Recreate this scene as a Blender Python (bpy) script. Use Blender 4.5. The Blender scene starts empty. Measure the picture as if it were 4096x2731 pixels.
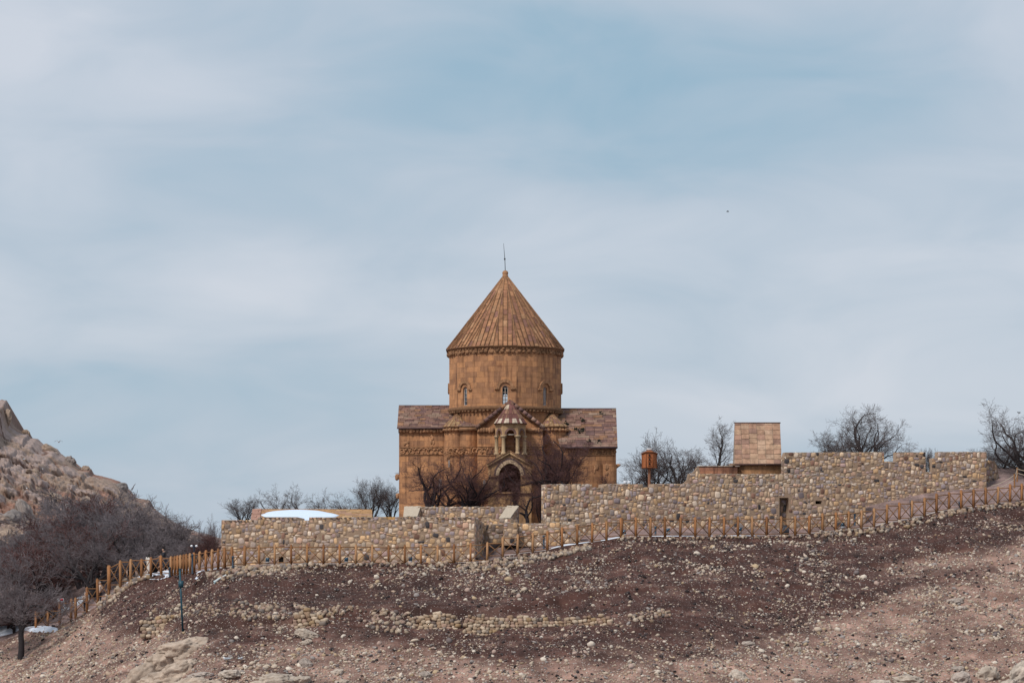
import bpy, bmesh, math, random
import numpy as np
from mathutils import Vector, Matrix
from mathutils.geometry import tessellate_polygon
random.seed(7); RNG = np.random.default_rng(7)
C = bpy.context.scene
COL = C.collection
# ------------------------------------------------------------------ camera
FPX = 4096 * 100 / 36.0      # photo pixels per unit tangent (100 mm lens)
HZ = 2350.0                  # photo row of the horizon
cam_d = bpy.data.cameras.new('camera'); cam = bpy.data.objects.new('camera', cam_d); COL.objects.link(cam)
cam.location = (0, 0, 0); cam.rotation_euler = (math.radians(90), 0, 0)
cam_d.lens = 100; cam_d.sensor_width = 36; cam_d.shift_y = (HZ - 1365.5) / 4096.0
cam_d.clip_start = 1; cam_d.clip_end = 6000
C.camera = cam
C.view_settings.view_transform = 'Standard'; C.view_settings.look = 'None'
C.view_settings.exposure = 0.0; C.view_settings.gamma = 1
# ------------------------------------------------------------------ world
def nd(nt, t, ins=None, **kw):
    n = nt.nodes.new(t)
    for k, v in kw.items(): setattr(n, k, v)
    if ins:
        for k, v in ins.items():
            if isinstance(v, bpy.types.NodeSocket): nt.links.new(v, n.inputs[k])
            else: n.inputs[k].default_value = v
    return n
def mth(nt, op, a, b=0.0, c=0.0, clamp=False):
    n = nd(nt, 'ShaderNodeMath', {0: a, 1: b, 2: c}, operation=op); n.use_clamp = clamp; return n.outputs[0]
def mix(nt, f, a, b, blend='MIX'):
    n = nt.nodes.new('ShaderNodeMix'); n.data_type = 'RGBA'; n.blend_type = blend
    for s, v in ((n.inputs[0], f), (n.inputs[6], a), (n.inputs[7], b)):
        if isinstance(v, bpy.types.NodeSocket): nt.links.new(v, s)
        elif isinstance(v, (int, float)): s.default_value = v
        else: s.default_value = (*v[:3], 1)
    return n.outputs[2]
SUN_EL, SUN_AZ = 48, -38      # azimuth from straight behind the camera, towards the left
wd = bpy.data.worlds.new('World'); C.world = wd; wd.use_nodes = True
nt = wd.node_tree; nt.nodes.clear()
sky = nd(nt, 'ShaderNodeTexSky', sky_type='NISHITA'); sky.sun_disc = False
sky.sun_elevation = math.radians(SUN_EL); sky.sun_rotation = math.radians(180 + 38); sky.dust_density = 2.0
tc = nd(nt, 'ShaderNodeTexCoord'); sp = nd(nt, 'ShaderNodeSeparateXYZ', {0: tc.outputs['Generated']})
mp = nd(nt, 'ShaderNodeMapping', {'Vector': tc.outputs['Generated'], 'Scale': (6.0, 6.0, 14.0), 'Rotation': (0, math.radians(7), 0)})
n1 = nd(nt, 'ShaderNodeTexNoise', {'Vector': mp.outputs[0], 'Scale': 1.0, 'Detail': 3.0, 'Roughness': 0.42, 'Distortion': 0.5})
mp2 = nd(nt, 'ShaderNodeMapping', {'Vector': tc.outputs['Generated'], 'Scale': (13.0, 13.0, 36.0), 'Location': (3, 1, 2), 'Rotation': (0, math.radians(-5), 0)})
n2 = nd(nt, 'ShaderNodeTexNoise', {'Vector': mp2.outputs[0], 'Scale': 1.0, 'Detail': 4.0, 'Roughness': 0.5, 'Distortion': 0.6})
def blob(px, py, rx, ry, amp):
    dx = mth(nt, 'DIVIDE', mth(nt, 'SUBTRACT', sp.outputs[0], (px - 2048) / FPX), rx / FPX)
    dz = mth(nt, 'DIVIDE', mth(nt, 'SUBTRACT', sp.outputs[2], (HZ - py) / FPX), ry / FPX)
    r2 = mth(nt, 'ADD', mth(nt, 'MULTIPLY', dx, dx), mth(nt, 'MULTIPLY', dz, dz))
    return mth(nt, 'MULTIPLY', mth(nt, 'EXPONENT', mth(nt, 'MULTIPLY', r2, -1.0)), amp)
blue = mth(nt, 'MULTIPLY_ADD', n1.outputs[0], 1.0, -0.10)
blue = mth(nt, 'ADD', blue, mth(nt, 'MULTIPLY_ADD', n2.outputs[0], 0.9, -0.45))
for b in ((2950, 480, 1500, 320, .42), (1900, 260, 1000, 250, .26), (1900, 1000, 900, 200, .10), (1000, 1560, 900, 260, .10), (300, 1750, 700, 350, .16),
          (60, 250, 450, 420, -.42), (800, 380, 500, 160, -.28), (3500, 1050, 900, 330, -.25), (3300, 1550, 1300, 200, -.2),
          (1300, 1180, 900, 200, -.18), (4000, 30, 400, 200, -.2)):
    blue = mth(nt, 'ADD', blue, blob(*b))
blue = mth(nt, 'ADD', blue, 0.0, clamp=True)
cloud = nd(nt, 'ShaderNodeValToRGB', {0: blue}); cr = cloud.color_ramp
K = 10.0
cr.elements[0].position = 0.0; cr.elements[0].color = (.59, .63, .70, 1)
cr.elements[1].position = 1.0; cr.elements[1].color = (.265, .425, .545, 1)
e = cr.elements.new(.45); e.color = (.45, .53, .62, 1)
cl10 = mix(nt, 1.0, cloud.outputs[0], (K, K, K), 'MULTIPLY')
skyc = mix(nt, 0.9, sky.outputs[0], cl10)
bg = nd(nt, 'ShaderNodeBackground', {0: skyc, 1: 0.1})
nt.links.new(bg.outputs[0], nd(nt, 'ShaderNodeOutputWorld').inputs[0])
# ------------------------------------------------------------------ sun (thin overcast: soft)
sd = bpy.data.lights.new('sun', 'SUN'); so = bpy.data.objects.new('sun', sd); COL.objects.link(so)
sd.energy = 2.6; sd.angle = math.radians(10); sd.color = (1.0, .95, .88)
so.rotation_euler = (math.radians(90 - SUN_EL), 0, math.radians(SUN_AZ))
C.view_settings.exposure = 0.12
# ------------------------------------------------------------------ helpers
def P(px, py, Y): return Vector(((px - 2048) / FPX * Y, Y, (HZ - py) / FPX * Y))
def tag(o, label=None, cat=None, group=None, kind=None):
    if label: o['label'] = label
    if cat: o['category'] = cat
    if group: o['group'] = group
    if kind: o['kind'] = kind
    return o
def empty(name, loc, label, cat, group=None, rz=0):
    o = bpy.data.objects.new(name, None); COL.objects.link(o); o.location = loc; o.rotation_euler = (0, 0, rz)
    o.empty_display_size = .3
    return tag(o, label, cat, group)
def hashf(ix, iy, iz, seed):
    h = (ix.astype(np.int64) * 73856093) ^ (iy.astype(np.int64) * 19349663) ^ (iz.astype(np.int64) * 83492791) ^ (seed * 2654435761 & 0x7fffffff)
    h = (h ^ (h >> 13)) * 1274126177 & 0x7fffffff
    h = (h ^ (h >> 11)) * 668265263 & 0x7fffffff
    return ((h ^ (h >> 15)) & 0xffff) / 65535.0
def vnoise(x, y, z=None, seed=0):
    x = np.asarray(x, float); y = np.asarray(y, float); z = np.zeros_like(x) if z is None else np.asarray(z, float)
    ix, iy, iz = np.floor(x), np.floor(y), np.floor(z); fx, fy, fz = x - ix, y - iy, z - iz
    fx, fy, fz = [t * t * (3 - 2 * t) for t in (fx, fy, fz)]
    r = 0
    for a in (0, 1):
        for b in (0, 1):
            for c in (0, 1):
                w = (fx if a else 1 - fx) * (fy if b else 1 - fy) * (fz if c else 1 - fz)
                r = r + w * hashf(ix + a, iy + b, iz + c, seed)
    return r * 2 - 1
def fbm(x, y, z=None, seed=0, o=4):
    r = 0; a = 1; t = 0
    for i in range(o):
        k = 2.03 ** i
        r = r + a * vnoise(np.asarray(x) * k, np.asarray(y) * k, None if z is None else np.asarray(z) * k, seed + i * 17); t += a; a *= .5
    return r / t
def sm(t): t = np.clip(t, 0, 1); return t * t * (3 - 2 * t)
class MB:
    def __init__(s): s.v = []; s.f = []; s.c = []; s.n = 0
    def add(s, V, Fc, col=(1, 1, 1)):
        V = np.asarray(V, float).reshape(-1, 3); Fc = np.asarray(Fc, int)
        if Fc.ndim == 1: Fc = Fc[None]
        c = np.asarray(col, float)
        if c.ndim == 1: c = np.repeat(c[None, :3], len(Fc), 0)
        s.v.append(V); s.f.append(Fc + s.n); s.c.append(c); s.n += len(V)
    def box(s, c, size, col=(1, 1, 1), rz=0, M=None):
        h = np.array(size) / 2
        V = np.array([[a, b, d] for a in (-1, 1) for b in (-1, 1) for d in (-1, 1)]) * h
        if M is not None: V = V @ np.array(M).T
        if rz: ca, sa = math.cos(rz), math.sin(rz); V = V @ np.array([[ca, -sa, 0], [sa, ca, 0], [0, 0, 1]]).T
        s.add(V + np.array(c), [[0, 1, 3, 2], [4, 6, 7, 5], [0, 4, 5, 1], [2, 3, 7, 6], [0, 2, 6, 4], [1, 5, 7, 3]], col)
    def bar(s, a, b, w, h, col=(1, 1, 1)):
        a, b = np.array(a, float), np.array(b, float); d = b - a; L = np.linalg.norm(d); d /= L
        r = np.cross(d, (0, 0, 1.0)); n = np.linalg.norm(r); r = np.array([1, 0, 0.]) if n < 1e-6 else r / n; u = np.cross(r, d)
        s.box((a + b) / 2, (L, w, h), col, M=np.array([d, r, u]).T)
    def tube(s, pts, rad, n=8, col=(1, 1, 1), cap=True):
        pts = [np.array(p, float) for p in pts]; rings = []; prev = None
        for i, p in enumerate(pts):
            d = pts[min(i + 1, len(pts) - 1)] - pts[max(i - 1, 0)]; d = d / (np.linalg.norm(d) + 1e-9)
            a = np.cross(d, (0.3, .9, .1) if prev is None else prev); 
            if prev is None: a /= np.linalg.norm(a)
            else: a = prev - d * np.dot(prev, d); a /= np.linalg.norm(a) + 1e-9
            prev = a; b = np.cross(d, a); r = rad[i] if hasattr(rad, '__len__') else rad
            rings.append([p + r * (math.cos(t) * a + math.sin(t) * b) for t in np.arange(n) * 2 * math.pi / n])
        V = np.array(rings).reshape(-1, 3); Fq = []
        for i in range(len(pts) - 1):
            for k in range(n): Fq.append([i * n + k, i * n + (k + 1) % n, (i + 1) * n + (k + 1) % n, (i + 1) * n + k])
        s.add(V, Fq, col)
        if cap:
            s.add(np.array(rings[-1]), [list(range(n))], col); s.add(np.array(rings[0]), [list(range(n))[::-1]], col)
    def lathe(s, c, prof, n=24, col=(1, 1, 1), a0=0, a1=2 * math.pi, phase=0):
        full = abs(a1 - a0 - 2 * math.pi) < 1e-6; m = n if full else n + 1
        ang = a0 + phase + (a1 - a0) * np.arange(m) / n
        V = np.array([[c[0] + r * math.cos(t), c[1] + r * math.sin(t), c[2] + z] for r, z in prof for t in ang]); Fq = []
        for i in range(len(prof) - 1):
            for k in range(n): 
                k2 = (k + 1) % m; Fq.append([i * m + k, i * m + k2, (i + 1) * m + k2, (i + 1) * m + k])
        s.add(V, Fq, col)
    def prism(s, pts, z0, z1, col=(1, 1, 1), bottom=False):
        n = len(pts); V = [(x, y, z0) for x, y in pts] + [(x, y, z1) for x, y in pts]
        s.add(V, [[i, (i + 1) % n, (i + 1) % n + n, i + n] for i in range(n)], col)
        s.add(V[n:], [list(range(n))], col)
    def plate(s, o, ux, uz, nrm, outer, holes=(), depth=.2, col=(1, 1, 1)):
        """polygon with holes in the frame (o, ux, uz), front on the nrm side, thickness depth behind it"""
        o, ux, uz, nrm = [Vector(t) for t in (o, ux, uz, nrm)]
        loops = [list(outer)] + [list(h) for h in holes]
        flat = [p for l in loops for p in l]
        tri = tessellate_polygon([[Vector((p[0], p[1], 0)) for p in l] for l in loops])
        fr = [o + ux * p[0] + uz * p[1] for p in flat]; bk = [p - nrm * depth for p in fr]
        T = []
        for t in tri:
            a, b, c = [fr[i] for i in t]
            T.append(list(t) if (b - a).cross(c - a).dot(nrm) > 0 else list(t)[::-1])
        n = len(flat); T = np.array(T)
        s.add([tuple(p) for p in fr], T, col); s.add([tuple(p) for p in bk], T[:, ::-1], col)
        k = 0; V = [tuple(p) for p in fr + bk]; Q = []
        for l in loops:
            m = len(l)
            for i in range(m): Q.append([k + i, k + (i + 1) % m, n + k + (i + 1) % m, n + k + i])
            k += m
        s.add(V, Q, col)
    def build(s, name, mat, parent=None, smooth=False, loc=None):
        me = bpy.data.meshes.new(name)
        V = np.concatenate(s.v); off = np.zeros(3) if loc is None else np.array(loc, float)
        me.vertices.add(len(V)); me.vertices.foreach_set('co', (V - off).ravel())
        idx = np.concatenate([f.ravel() for f in s.f]); tot = np.concatenate([np.full(len(f), f.shape[1]) for f in s.f])
        st = np.concatenate([[0], np.cumsum(tot)[:-1]])
        me.loops.add(len(idx)); me.loops.foreach_set('vertex_index', idx)
        me.polygons.add(len(tot)); me.polygons.foreach_set('loop_start', st); me.polygons.foreach_set('loop_total', tot)
        me.update(calc_edges=True)
        col = np.repeat(np.concatenate(s.c), tot, 0); rgba = np.ones((len(col), 4)); rgba[:, :3] = col
        ca = me.color_attributes.new('col', 'FLOAT_COLOR', 'CORNER'); ca.data.foreach_set('color', rgba.ravel())
        nr = np.zeros(len(tot) * 3); me.polygons.foreach_get('normal', nr); nr = np.repeat(nr.reshape(-1, 3), tot, 0)
        t = np.stack([-nr[:, 1], nr[:, 0]], 1); l = np.linalg.norm(t, axis=1, keepdims=True); flat = l[:, 0] < .5
        t = t / np.maximum(l, 1e-6); vp = V[idx]
        uv = np.stack([(vp[:, :2] * t).sum(1), vp[:, 2]], 1); uv[flat] = vp[flat][:, :2]
        ul = me.uv_layers.new(name='UVMap'); ul.data.foreach_set('uv', uv.ravel())
        if smooth: me.polygons.foreach_set('use_smooth', [True] * len(tot))
        me.materials.append(mat); me.validate(); me.update()
        o = bpy.data.objects.new(name, me); COL.objects.link(o)
        if parent: o.parent = parent; 
        if loc is not None: o.location = loc
        if parent and loc is None: o.matrix_parent_inverse = Matrix.Translation(-Vector(parent.location)) if not parent.rotation_euler.z else parent.matrix_basis.inverted()
        return o
# ------------------------------------------------------------------ materials
def mat(name, rough=.9, ns=3.0, na=.3, bump=.3, bs=12.0, spec=.25, ashlar=False, streak=0.0, speck=0.0, fine=0.0, tint=None):
    m = bpy.data.materials.new(name); m.use_nodes = True; nt = m.node_tree; b = nt.nodes['Principled BSDF']
    at = nd(nt, 'ShaderNodeAttribute', attribute_name='col'); tc = nd(nt, 'ShaderNodeTexCoord'); geo = nd(nt, 'ShaderNodeNewGeometry')
    pos = geo.outputs['Position']; c = at.outputs['Color']
    no = nd(nt, 'ShaderNodeTexNoise', {'Vector': pos, 'Scale': ns, 'Detail': 5.0, 'Roughness': .65})
    f = mth(nt, 'MULTIPLY_ADD', no.outputs[0], 2 * na * 1.6, 1 - na * 1.6)
    cc = nd(nt, 'ShaderNodeCombineXYZ', {0: f, 1: f, 2: f}).outputs[0]
    hgt = None
    if ashlar:
        uv = nd(nt, 'ShaderNodeMapping', {'Vector': tc.outputs['UV']})
        br = nd(nt, 'ShaderNodeTexBrick', {'Vector': uv.outputs[0], 'Color1': (1.24, 1.16, 1.04, 1), 'Color2': (.80, .77, .80, 1), 'Mortar': (.58, .52, .50, 1), 'Scale': 1.0,
            'Mortar Size': .010, 'Mortar Smooth': .4, 'Bias': .0, 'Brick Width': .74, 'Row Height': .46}, offset=.43, squash=1.3, squash_frequency=3)
        c = mix(nt, 1.0, c, br.outputs['Color'], 'MULTIPLY')
        hgt = br.outputs['Fac']
    if streak:
        ms = nd(nt, 'ShaderNodeMapping', {'Vector': pos, 'Scale': (3.2, 3.2, .32)})
        ns2 = nd(nt, 'ShaderNodeTexNoise', {'Vector': ms.outputs[0], 'Scale': 1.0, 'Detail': 5.0, 'Roughness': .6})
        s1 = mth(nt, 'MULTIPLY', mth(nt, 'SUBTRACT', ns2.outputs[0], .50), 4.5, clamp=True)
        c = mix(nt, mth(nt, 'MULTIPLY', s1, streak), c, mix(nt, 1.0, c, (.42, .40, .44), 'MULTIPLY'))
        s2 = mth(nt, 'MULTIPLY', mth(nt, 'SUBTRACT', .40, ns2.outputs[0]), 5.0, clamp=True)
        c = mix(nt, mth(nt, 'MULTIPLY', s2, streak * .7), c, mix(nt, 1.0, c, (1.35, 1.25, 1.1), 'MULTIPLY'))
        n4 = nd(nt, 'ShaderNodeTexNoise', {'Vector': pos, 'Scale': .9, 'Detail': 6.0, 'Roughness': .7})
        s3 = mth(nt, 'MULTIPLY', mth(nt, 'SUBTRACT', n4.outputs[0], .56), 7.0, clamp=True)
        c = mix(nt, mth(nt, 'MULTIPLY', s3, streak), c, mix(nt, 1.0, c, (.50, .44, .47), 'MULTIPLY'))
    c = mix(nt, 1.0, c, cc, 'MULTIPLY')
    if speck:
        vo = nd(nt, 'ShaderNodeTexVoronoi', {'Vector': pos, 'Scale': 7.0, 'Randomness': 1.0})
        sepc = nd(nt, 'ShaderNodeSeparateColor', {0: vo.outputs['Color']})
        fac = mth(nt, 'MULTIPLY', mth(nt, 'GREATER_THAN', sepc.outputs[0], 1 - speck), mth(nt, 'LESS_THAN', vo.outputs['Distance'], .42))
        c = mix(nt, fac, c, (.34, .29, .26))
        vo = nd(nt, 'ShaderNodeTexVoronoi', {'Vector': pos, 'Scale': 17.0, 'Randomness': 1.0})
        sepc = nd(nt, 'ShaderNodeSeparateColor', {0: vo.outputs['Color']})
        fac = mth(nt, 'MULTIPLY', mth(nt, 'GREATER_THAN', sepc.outputs[1], 1 - speck * 1.3), mth(nt, 'LESS_THAN', vo.outputs['Distance'], .5))
        c = mix(nt, fac, c, (.30, .25, .23))
    if fine:
        nf = nd(nt, 'ShaderNodeTexNoise', {'Vector': pos, 'Scale': 30.0, 'Detail': 3.0, 'Roughness': .8})
        ff = mth(nt, 'MULTIPLY_ADD', nf.outputs[0], 2 * fine * 1.8, 1 - fine * 1.8)
        c = mix(nt, 1.0, c, nd(nt, 'ShaderNodeCombineXYZ', {0: ff, 1: ff, 2: ff}).outputs[0], 'MULTIPLY')
    nt.links.new(c, b.inputs['Base Color']); b.inputs['Roughness'].default_value = rough; b.inputs['Specular IOR Level'].default_value = spec
    if bump:
        nb = nd(nt, 'ShaderNodeTexNoise', {'Vector': pos, 'Scale': bs, 'Detail': 4.0, 'Roughness': .7}); h = nb.outputs[0]
        if hgt is not None: h = mth(nt, 'MULTIPLY_ADD', hgt, -1.0, h)
        bp = nd(nt, 'ShaderNodeBump', {'Height': h, 'Strength': bump, 'Distance': .05}); nt.links.new(bp.outputs[0], b.inputs['Normal'])
    return m
M_SOIL = mat('earth', na=.6, ns=1.2, bump=.7, bs=5, speck=.045, fine=.38)
M_ROCK = mat('rock', na=.5, ns=1.6, bump=1.0, bs=3.5, fine=.28)
M_STONE = mat('field_stone', na=.25, ns=6.0, bump=.5, bs=18)
M_MORTAR = mat('mortar', na=.35, ns=5.0, bump=.8, bs=16)
M_ASH = mat('sandstone_ashlar', na=.38, ns=1.8, bump=.35, bs=14, ashlar=True, streak=1.0, fine=.16)
M_SAND = mat('sandstone', na=.3, ns=4, bump=.5, bs=16, streak=.55, fine=.15)
M_SLAB = mat('roof_slab', na=.55, ns=2.4, bump=.5, bs=14, fine=.2)
M_WOOD = mat('stained_wood', rough=.7, na=.3, ns=9, bump=.3, bs=25)
M_SNOW = mat('snow', rough=.6, na=.04, ns=4, bump=.3, bs=5)
M_BARK = mat('bark', na=.35, ns=6, bump=.4, bs=20)
M_PAINT = mat('paint', rough=.5, na=.12, ns=8, bump=.1, spec=.4)
M_CLOTH = mat('cloth', rough=.9, na=.15, ns=14, bump=.4, bs=20)
M_SKIN = mat('skin', rough=.6, na=.08, ns=10, bump=.1)
M_IRON = mat('iron', rough=.5, na=.2, ns=8, bump=.1, spec=.5)
def glass(name, col, rough, transp):
    m = bpy.data.materials.new(name); m.use_nodes = True; nt = m.node_tree; b = nt.nodes['Principled BSDF']
    b.inputs['Base Color'].default_value = (*col, 1); b.inputs['Roughness'].default_value = rough; b.inputs['Specular IOR Level'].default_value = .5
    if transp:
        t = nd(nt, 'ShaderNodeBsdfTransparent'); mx = nd(nt, 'ShaderNodeMixShader', {0: transp, 1: b.outputs[0], 2: t.outputs[0]})
        nt.links.new(mx.outputs[0], nt.nodes['Material Output'].inputs[0])
    return m
M_GDARK = glass('dark_blue_glass', (.02, .06, .10), .15, 0)
M_GCLEAR = glass('clear_glass', (.03, .08, .11), .1, .93)
M_GPALE = glass('pale_reflection_glass', (.30, .29, .30), .35, 0)  # pale grey stands in for reflections and brightness seen through the panes
# ------------------------------------------------------------------ terrain
KN = [(-2600, 244, 2760), (-800, 236, 2680), (0, 232, 2565), (143, 231, 2520), (240, 229, 2497), (303, 228, 2474), (348, 227, 2449), (392, 226, 2420), (436, 225, 2388), (482, 224, 2350), (522, 223.5, 2330), (566, 223, 2314), (603, 222.5, 2305), (645, 222, 2299),
 (687, 221, 2302), (777, 218, 2289), (848, 215, 2279), (899, 213, 2271), (979, 212, 2266), (1100, 212, 2258), (1884, 212, 2250), (1948, 212, 2246), (2010, 212, 2227), (2070, 212.4, 2216),
 (2131, 212.8, 2209), (2190, 213.2, 2201), (2249, 213.6, 2186), (2309, 214, 2177), (2368, 214.4, 2169), (2426, 214.7, 2162), (2485, 215, 2150), (2543, 215.4, 2147), (3067, 219, 2144),
 (3181, 220, 2141), (3237, 220.5, 2137), (3290, 221, 2128), (3445, 222.4, 2115), (3496, 222.8, 2107), (3547, 223.2, 2093), (3648, 224, 2076), (3698, 224.5, 2064), (3746, 225, 2049), (3845, 226, 2034),
 (3943, 226.8, 2024), (4040, 227.6, 2010), (4096, 228, 2006), (4900, 234, 1965), (7000, 250, 1960)]
KX = np.array([(a - 2048) / FPX * y for a, y, p in KN]); KY = np.array([y for a, y, p in KN], float); KZ = np.array([(HZ - p) / FPX * y for a, y, p in KN])
def pk(pairs):   # plateau-like table keyed by photo column at ~225 m
    xs = np.array([(a - 2048) / FPX * 225 for a, _ in pairs]); vs = np.array([b for _, b in pairs], float)
    return lambda X: np.interp(X, xs, vs)
PLAT = pk([(-2000, .5), (500, 1.0), (700, 1.8), (850, 3.2), (950, 4.6), (1900, 5.0), (2150, 5.0), (2700, 6.8), (3200, 6.8), (3500, 7.2), (3750, 8.9), (3900, 9.8), (4096, 10.3), (5000, 11)])
TERR = pk([(-1000, 0), (420, 0), (560, .3), (1000, .55), (2450, .55), (2700, .2), (3000, 0)])
def T(X, Y, fine=True):
    X = np.asarray(X, float); Y = np.asarray(Y, float)
    yf = np.interp(X, KX, KY); zf = np.interp(X, KX, KZ); d = Y - yf; s = np.maximum(-d, 0)
    bank = .42 * sm((s - .35) / .55); tr = TERR(X)
    s0 = 11.6 + .9 * fbm(X * .12, X * 0 + 3.3, seed=5)
    ledge = tr * .62 * sm((s - s0) / .35) - tr * .62 * sm((s - s0 + 4) / 4) * (s < s0) - tr * .62 * (s >= s0)
    down = bank + .305 * np.maximum(s - .9, 0) + .0022 * np.maximum(s - .9, 0) ** 2 + ledge * 1.0
    down = down + .35 * sm(s / 3) * fbm(X * .11, Y * .13, seed=11, o=3)
    up = .03 * np.clip(d, 0, 2.6)
    zp = PLAT(X); h = sm((d - 2.6) / 14)
    zb = (zf + up) * (1 - h) + zp * h
    far = sm((d - 45) / 120); zb = zb * (1 - far) + (-2) * far
    z = np.where(d > 0, zb, zf - down)
    fl = -11.0; k = 1.5
    z = fl + k * np.logaddexp(0, (z - fl) / k)
    if fine:
        w = np.clip(s / 1.5, 0, 1) + (d > 3) * .4
        z = z + w * (.12 * fbm(X * .6, Y * .6, seed=3, o=4) + .05 * fbm(X * 2.6, Y * 2.6, seed=9, o=2))
        pit = np.maximum(vnoise(X * .55, Y * .8, seed=41) - .62, 0) * 1.3
        z = z - pit * w
    return z
def hit(px, py, y0=165., y1=262.):
    Y = np.arange(y0, y1, .05); k = (px - 2048) / FPX; zr = (HZ - py) / FPX * Y; t = T(k * Y, Y)
    i = np.argmax(t >= zr)
    if not (t >= zr).any(): i = np.argmin(np.abs(t - zr))
    return Vector((k * Y[i], Y[i], t[i]))
def gz(X, Y): return float(T(np.array([X]), np.array([Y]))[0])
def axis(parts):
    out = []
    for a, b, st in parts: out += list(np.arange(a, b, st))
    return np.array(out + [parts[-1][1]])
def pale(X, Y, Z):
    """how stony and pale the earth is (a property of the ground itself)"""
    px = X / Y * FPX + 2048; py = HZ - Z / Y * FPX
    line = np.interp(px, [0, 400, 700, 900, 1300, 1900, 2300, 2700, 3000, 3300, 3600, 3900, 4096], [2300, 2380, 2520, 2530, 2540, 2590, 2600, 2560, 2480, 2430, 2340, 2230, 2150])
    a = sm((py - line + 130 * fbm(X * .16, Y * .16, seed=21)) / 150)
    band = np.exp(-((py - (2300 - (px - 3400) * .12)) / 30) ** 2) * sm((px - 3450) / 250)
    b = np.clip(fbm(X * .5, Y * .9, seed=31) * 1.5, -.5, .6)
    return np.clip(a * (.75 + b * .6) + band * .7 + .12 * (b > .35), 0, 1)
SOIL_D = np.array([.058, .0265, .0205]); SOIL_P = np.array([.285, .175, .138])
gx = axis([(-900, -120, 40), (-120, -50, 4), (-50, -38, .8), (-38, 42, .26), (42, 60, 1.5), (60, 120, 6), (120, 900, 40)])
gy = axis([(-120, 150, 30), (150, 180, 3), (180, 186, .6), (186, 232, .22), (232, 262, 1.2), (262, 400, 8), (400, 2600, 100)])
GX, GY = np.meshgrid(gx, gy); GZ = T(GX, GY); nx, ny = len(gx), len(gy)
mb = MB(); ids = np.arange(nx * ny).reshape(ny, nx)
Fq = np.stack([ids[:-1, :-1], ids[:-1, 1:], ids[1:, 1:], ids[1:, :-1]], -1).reshape(-1, 4)
fx = (GX[:-1, :-1] + GX[1:, 1:]) / 2; fy = (GY[:-1, :-1] + GY[1:, 1:]) / 2; fz = (GZ[:-1, :-1] + GZ[1:, 1:]) / 2
pa = pale(fx, np.maximum(fy, 1), fz); dd = fy - np.interp(fx, KX, KY)
colr = SOIL_D * (1 - pa[..., None]) + SOIL_P * pa[..., None]
back = sm((dd + .1) / .3)[..., None]; colr = colr * (1 - back) + np.array([.21, .145, .135]) * back
colr = colr * np.clip(1 + .5 * fbm(fx * 1.1, fy * 1.1, seed=77) + .45 * fbm(fx * .3, fy * .55, seed=78), .45, 1.7)[..., None]
mb.add(np.stack([GX, GY, GZ], -1).reshape(-1, 3), Fq, colr.reshape(-1, 3))
g = mb.build('ground', M_SOIL, smooth=True); tag(g, kind='structure')
# flagstone path behind the fence
mb = MB(); pxs = np.arange(-30, 42, .5)
for (xa, xb) in ((-26.5, 40),):
    xs = np.arange(xa, xb, .45)
    L = []; 
    for w0 in (.12, .8, 1.5, 2.2):
        yy = np.interp(xs, KX, KY) + w0; L.append(np.stack([xs, yy, T(xs, yy, False) + .03 + .008 * RNG.standard_normal(len(xs))], -1))
    V = np.array(L).reshape(-1, 3); m = len(xs); idx = np.arange(4 * m).reshape(4, m)
    Q = np.stack([idx[:-1, :-1], idx[:-1, 1:], idx[1:, 1:], idx[1:, :-1]], -1).reshape(-1, 4)
    cc = np.array([.36, .30, .27]) * (1 + .3 * RNG.standard_normal((len(Q), 1)).clip(-1, 1))
    mb.add(V, Q, cc)
tag(mb.build('path', M_STONE), kind='structure')
# ------------------------------------------------------------------ stone templates
def ico(n):
    bm = bmesh.new(); bmesh.ops.create_icosphere(bm, subdivisions=n, radius=1)
    V = np.array([v.co[:] for v in bm.verts]); Fc = np.array([[v.index for v in f.verts] for f in bm.faces]); bm.free(); return V, Fc
ICO1, ICO2, ICO3, ICO5 = ico(1), ico(2), ico(3), ico(5)
def rbox():
    bm = bmesh.new(); bmesh.ops.create_cube(bm, size=2); bmesh.ops.subdivide_edges(bm, edges=bm.edges[:], cuts=2, use_grid_fill=True)
    V = np.array([v.co[:] for v in bm.verts]); Fc = np.array([[v.index for v in f.verts] for f in bm.faces]); bm.free()
    p = 4.0; n = (np.abs(V) ** p).sum(1) ** (1 / p); return V / n[:, None], Fc
RB = rbox()
def rotm(n, amt=math.pi):
    """random rotation matrices"""
    a = RNG.uniform(-amt, amt, (n, 3)); R = np.tile(np.eye(3), (n, 1, 1))
    for k, (i, j) in enumerate(((1, 2), (0, 2), (0, 1))):
        c, s = np.cos(a[:, k]), np.sin(a[:, k]); M = np.tile(np.eye(3), (n, 1, 1)); M[:, i, i] = c; M[:, j, j] = c; M[:, i, j] = -s; M[:, j, i] = s; R = R @ M
    return R
def stones(mb, cen, size, R, cols, tm, rough=.18):
    V0, F0 = tm; n = len(cen)
    if n == 0: return
    cen, size, cols = [np.asarray(t, float) for t in (cen, size, cols)]
    V = V0[None] * (1 + rough * RNG.uniform(-1, 1, (n, len(V0), 1)))
    V = np.einsum('nij,nvj->nvi', R, V * size[:, None, :]) + cen[:, None, :]
    Fc = (F0[None] + (np.arange(n) * len(V0))[:, None, None]).reshape(-1, F0.shape[1])
    mb.add(V.reshape(-1, 3), Fc, np.repeat(cols, len(F0), 0))
WPAL = np.array([(.41, .305, .21), (.48, .325, .185), (.34, .28, .245), (.25, .215, .235), (.57, .485, .395), (.42, .28, .205), (.30, .24, .21), (.34, .245, .235), (.50, .385, .27), (.030, .034, .045), (.22, .12, .09), (.38, .335, .32)])
WPR = np.array([.20, .13, .11, .075, .095, .11, .10, .05, .09, .030, .035, .05]); WPR /= WPR.sum()
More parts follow.
